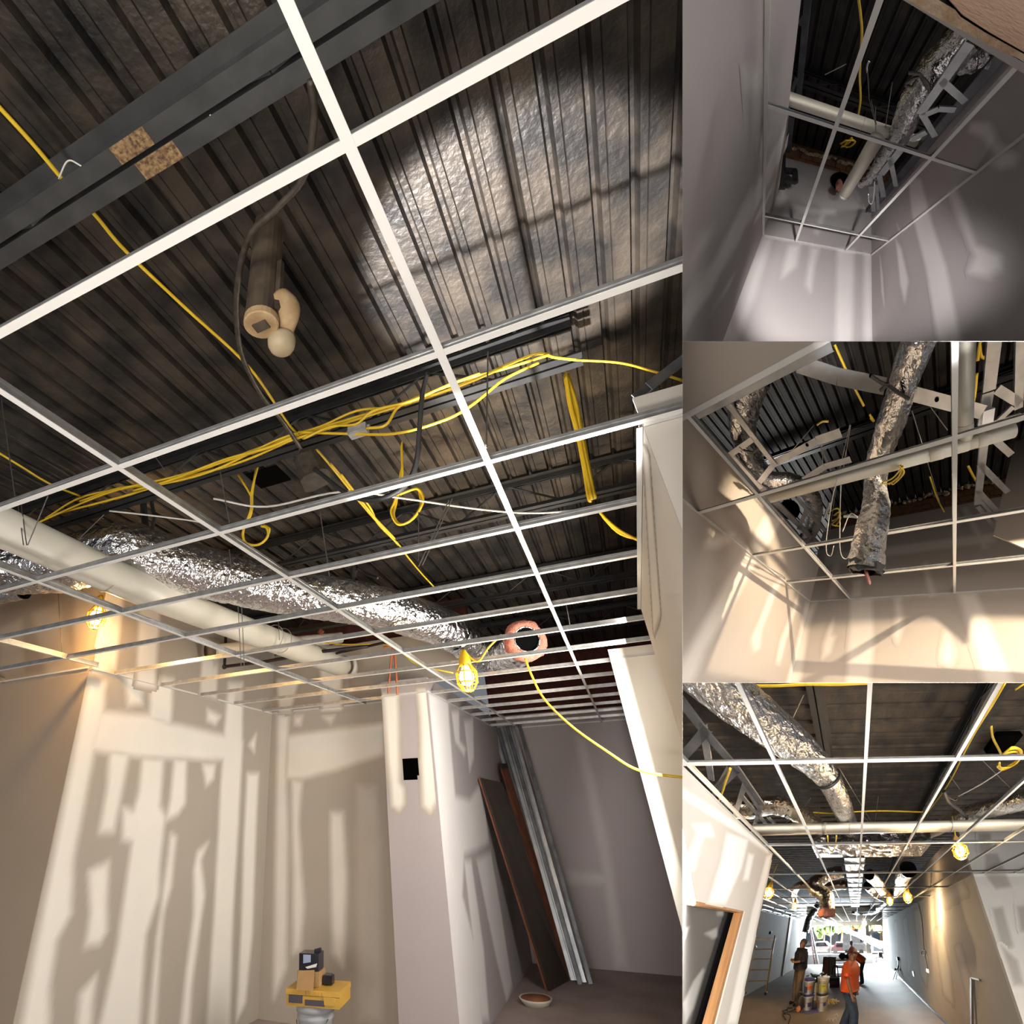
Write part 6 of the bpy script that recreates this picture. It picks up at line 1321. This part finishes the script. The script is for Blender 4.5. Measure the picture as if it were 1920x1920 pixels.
for q in ([(402, 1455), (415, 1490)], [(512, 1455), (500, 1492)]): mb = MB(); mb.tube([S(*p) for p in q], .018, 6); build(B, mb, 'brace', 'pail_white', t)
for x, y in ((350, 1752), (465, 1757)): mb = MB(); mb.ball(S(x, y) + [0, 0, .05], .06, 10, 6); build(B, mb, 'caster', 'black', t)
p = S(492, 1415); mb = MB(); mb.beam(p, p + [0, 0, .12], .10, .08, up=(0, 1, 0)); build(B, mb, 'drill', 'black', label='small black drill standing on the scaffold board', cat='drill')
drape(S(386, 1502) + [0, -.06, 0], .26, .95, 'shirt_black', 'black jacket hanging on the scaffold frame', 'jacket', 'jacket')
# red step ladder
MT['ladder_red'] = mat('red_ladder', (.38, .03, .06), None, 6, .5)
ly = 15.2; Ld = lambda x, y: B.at(*PB(x, y), 1, ly); t = thing(B, 'step_ladder', Ld(750, 1585), 'tall red step ladder standing by the shop window', 'ladder')
for q, m in (([(715, 1375), (742, 1585)], 'ladder_red'), ([(722, 1375), (765, 1582)], 'ladder_red'), ([(722, 1375), (755, 1585)], 'pail_white')): mb = MB(); mb.tube([Ld(*p) for p in q], .045, 6); build(B, mb, 'rail', m, t)
for k in range(9):
    a = np.array([715, 1375]) + (np.array([742, 1585]) - [715, 1375]) * (k + 1) / 10; b_ = np.array([722, 1375]) + (np.array([765, 1582]) - [722, 1375]) * (k + 1) / 10
    mb = MB(); mb.beam(Ld(*a), Ld(*b_), .08, .03); build(B, mb, 'step', 'pail_white' if k % 2 else 'ladder_red', t)
# tripod with laser
t = thing(B, 'laser_tripod', fb(1195, 1670), 'small tripod with a laser level standing by the warm wall', 'tripod'); ty = fb(1195, 1670)[1]; Tp = lambda x, y: B.at(*PB(x, y), 1, ty)
for q, d in (([(1212, 1590), (1180, 1678)], 0), ([(1214, 1590), (1200, 1680)], .1), ([(1216, 1590), (1222, 1660)], .5)):
    p, q2 = [Tp(*x) for x in q]; mb = MB(); mb.tube([p, (p + q2) / 2 + [0, d / 2, 0], q2 + [0, d, 0]], [.03, .03, .022], 8); build(B, mb, 'leg', 'galv', t)
mb = MB(); mb.tube([Tp(1214, 1600), Tp(1215, 1560)], .03, 8); build(B, mb, 'column', 'galv', t)
p = Tp(1215, 1552); mb = MB(); mb.beam(p - [.1, 0, 0], p + [.1, 0, 0], .14, .16); build(B, mb, 'laser_head', 'black', t)
for x, y in ((1196, 1612), (1224, 1612)): mb = MB(); mb.ball(Tp(x, y), .06, 8, 6); build(B, mb, 'clamp', 'black', t)
# black item at window
c = B.at(*PB(1105, 1540), 1, 15.3); t = thing(B, 'window_stool', (c[0], c[1], BF), 'small dark stool in the corner by the glazed door', 'stool')
mb = MB(); mb.box(c[0] - .3, c[0] + .3, c[1] - .2, c[1] + .2, c[2] - .06, c[2]); build(B, mb, 'seat', 'galv_dark', t)
for dx in (-.25, .25):
    for dy in (-.15, .15): mb = MB(); mb.beam((c[0] + dx, c[1] + dy, BF), (c[0] + dx, c[1] + dy, c[2] - .06), .04, .04, up=(0, 1, 0)); build(B, mb, 'leg', 'galv_dark', t)
mb = MB(); mb.box(c[0] - .05, c[0] + .25, c[1] - .15, c[1] + .15, c[2], c[2] + .3); build(B, mb, 'black_case', 'black', label='black case on the stool by the glazed door', cat='case')
# right wall: hanging cable with outlet, rod, small outlet
WR = lambda x, y: B.at(*PB(x, y), 0, 2.36)
t = thing(B, 'hanging_cable', WR(1380, 1620), 'dark cable hanging down the warm wall with a coil and outlet', 'cable')
cable(B, 'cord', [WR(*p) for p in [(1325, 1240), (1345, 1330), (1352, 1430), (1358, 1500), (1362, 1530), (1372, 1580), (1380, 1615)]], .008, 'black', None, parent=t)
cable(B, 'coil', [WR(*p) for p in [(1360, 1500), (1345, 1510), (1347, 1530), (1362, 1532), (1368, 1515), (1358, 1502)]], .012, 'black', None, parent=t)
p = WR(1382, 1620); mb = MB(); mb.box(p[0] - .03, p[0] + .0, p[1] - .1, p[1] + .1, p[2] - .05, p[2] + .05); build(B, mb, 'outlet', 'pvc', t)
p = WR(1299, 1637); mb = MB(); mb.box(p[0] - .02, p[0] + .005, p[1] - .08, p[1] + .08, p[2] - .08, p[2] + .08); build(B, mb, 'outlet_box', 'galv_dark', label='tiny dark outlet box low on the warm wall', cat='outlet')
t = thing(B, 'leaning_angle', WR(1630, 1900), 'brown steel angle standing against the warm wall', 'steel angle')
p = B.at(*PB(1625, 1660), 0, 2.33); q = B.at(*PB(1627, 1940), 0, 2.28)
mb = MB(); mb.beam(p, q, .045, .05, up=(0, 1, 0)); build(B, mb, 'bar', 'pilaster_dark', t)
mb = MB(); mb.beam(p, p + [.0, -.25, .015], .03, .03); build(B, mb, 'top_bend', 'pilaster_dark', t)
# ---- lettering printed on the ducts
MT['ink'] = mat('black_ink', (.02, .02, .02), None, 5, .7)
def printed(rm, parent, txt, o, u, v, size):
    cu = bpy.data.curves.new('tmp_text', 'FONT'); cu.body = txt; cu.size = 1.0; cu.extrude = .004
    ob = bpy.data.objects.new('tmp_text', cu); COL.objects.link(ob)
    dg = bpy.context.evaluated_depsgraph_get(); ev = ob.evaluated_get(dg); me = ev.to_mesh()
    o, u, v = np.asarray(o, float), nrm(u), nrm(v); n = np.cross(u, v)
    mb = MB(); mb.add([o + u * p.co[0] * size + v * p.co[1] * size + n * p.co[2] * size for p in me.vertices], [tuple(p.vertices) for p in me.polygons])
    ev.to_mesh_clear(); bpy.data.objects.remove(ob); bpy.data.curves.remove(cu)
    return build(rm, mb, 'printed_text', 'ink', parent)
def find(lab): return [o for o in COL.objects if o.get('label') == lab][0]
d = find('big silver duct with printed letters sloping across the long shop')
p0, p1 = B.at(*PB(200, 185), 2, 1.40), B.at(*PB(420, 345), 2, 1.40)
u = nrm(p1 - p0); vw = nrm(p0); v = nrm(np.cross(vw, u)); v = v if v[2] > -2 else -v
if (B.R @ v)[1] < 0: v = -v
printed(B, d, 'R8.0 R8.0', p0, u, v, .075)
d = find('side piece of silver duct behind the steel rail')
p0 = T.at(*PT(1640, 345), 2, 1.42); p1 = T.at(*PT(1690, 325), 2, 1.42); u = nrm(p1 - p0); v = nrm(np.cross(nrm(p0), u))
if (T.R @ v)[1] < 0: v = -v
printed(T, d, 'R8', p0, u, v, .06)
# ================================================================== ADDED DIVIDERS AND TRIMMING AT THEM
n_v = nrm(np.cross(cam_dir(1280, 0), cam_dir(1280, 1920)))
if n_v @ cam_dir(1600, 960) < 0: n_v = -n_v            # points to the side rooms
n_640 = nrm(np.cross(cam_dir(1280, 640), cam_dir(1920, 640)))
if n_640 @ cam_dir(1600, 100) < 0: n_640 = -n_640      # points up
n_1280 = nrm(np.cross(cam_dir(1280, 1280), cam_dir(1920, 1280)))
if n_1280 @ cam_dir(1600, 100) < 0: n_1280 = -n_1280
KEEP = {'main': [-n_v], 'tr': [n_v, n_640], 'mr': [n_v, -n_640, n_1280], 'br': [n_v, -n_1280]}
def world_off(o):
    c = np.zeros(3); p = o
    while p is not None: c = c + np.array(p.location); p = p.parent
    return c
def trim_at_dividers():
    dead = []
    for o in list(COL.objects):
        rm = ROOM_OF.get(o.name)
        if o.type != 'MESH' or rm is None: continue
        me = o.data; n = len(me.vertices); V = np.empty(n * 3); me.vertices.foreach_get('co', V); V = V.reshape(n, 3)
        off = world_off(o) - EYE; bm = None; gone = False
        for nn in KEEP[rm.name]:
            d = (V + off) @ nn
            if bm is None and d.min() > -1e-4: continue
            if bm is None and d.max() < 1e-4: gone = True; break
            if bm is None: bm = bmesh.new(); bm.from_mesh(me)
            g = bmesh.ops.bisect_plane(bm, geom=bm.verts[:] + bm.edges[:] + bm.faces[:], dist=1e-6, plane_co=Vector(-off), plane_no=Vector(nn), clear_inner=True)
            ed = [e for e in g['geom_cut'] if isinstance(e, bmesh.types.BMEdge)]
            if ed and len(bm.faces): bmesh.ops.holes_fill(bm, edges=[e for e in ed if e.is_boundary], sides=0)
            if not bm.faces: gone = True; break
        if gone: dead.append(o)
        elif bm is not None: bm.to_mesh(me); me.update()
        if bm is not None: bm.free()
    for o in dead:
        for c in list(o.children):
            if c not in dead: c.location = Vector(np.array(c.location) + np.array(o.location)); c.parent = o.parent
    for o in dead: bpy.data.objects.remove(o)
    for _ in range(2):
        for o in list(COL.objects):
            if o.type == 'EMPTY' and not o.children: bpy.data.objects.remove(o)
trim_at_dividers()
def divider(name, a, b, t0, t1, label):
    mb = MB(); n = 12
    A, Bd = cam_dir(*a), cam_dir(*b)
    nn = nrm(np.cross(A, Bd)) * .0002
    mb.prism([EYE + A * t0, EYE + Bd * t0, EYE + Bd * t1, EYE + A * t1], nn)
    o = build(M, mb, name, 'divider', mapped=True, kind='structure', label=label)
divider('light_divider', (1280, -700), (1280, 2700), 1.1, 16, 'thin added light divider between the large room and the side rooms')  # edge-on sheets, unseen, added to keep each room's light apart
divider('light_divider', (1280, 640), (2600, 640), 1.1, 16, 'thin added light divider between the small room and the corner room')
divider('light_divider', (1280, 1280), (2600, 1280), 1.1, 16, 'thin added light divider between the corner room and the shop floor')
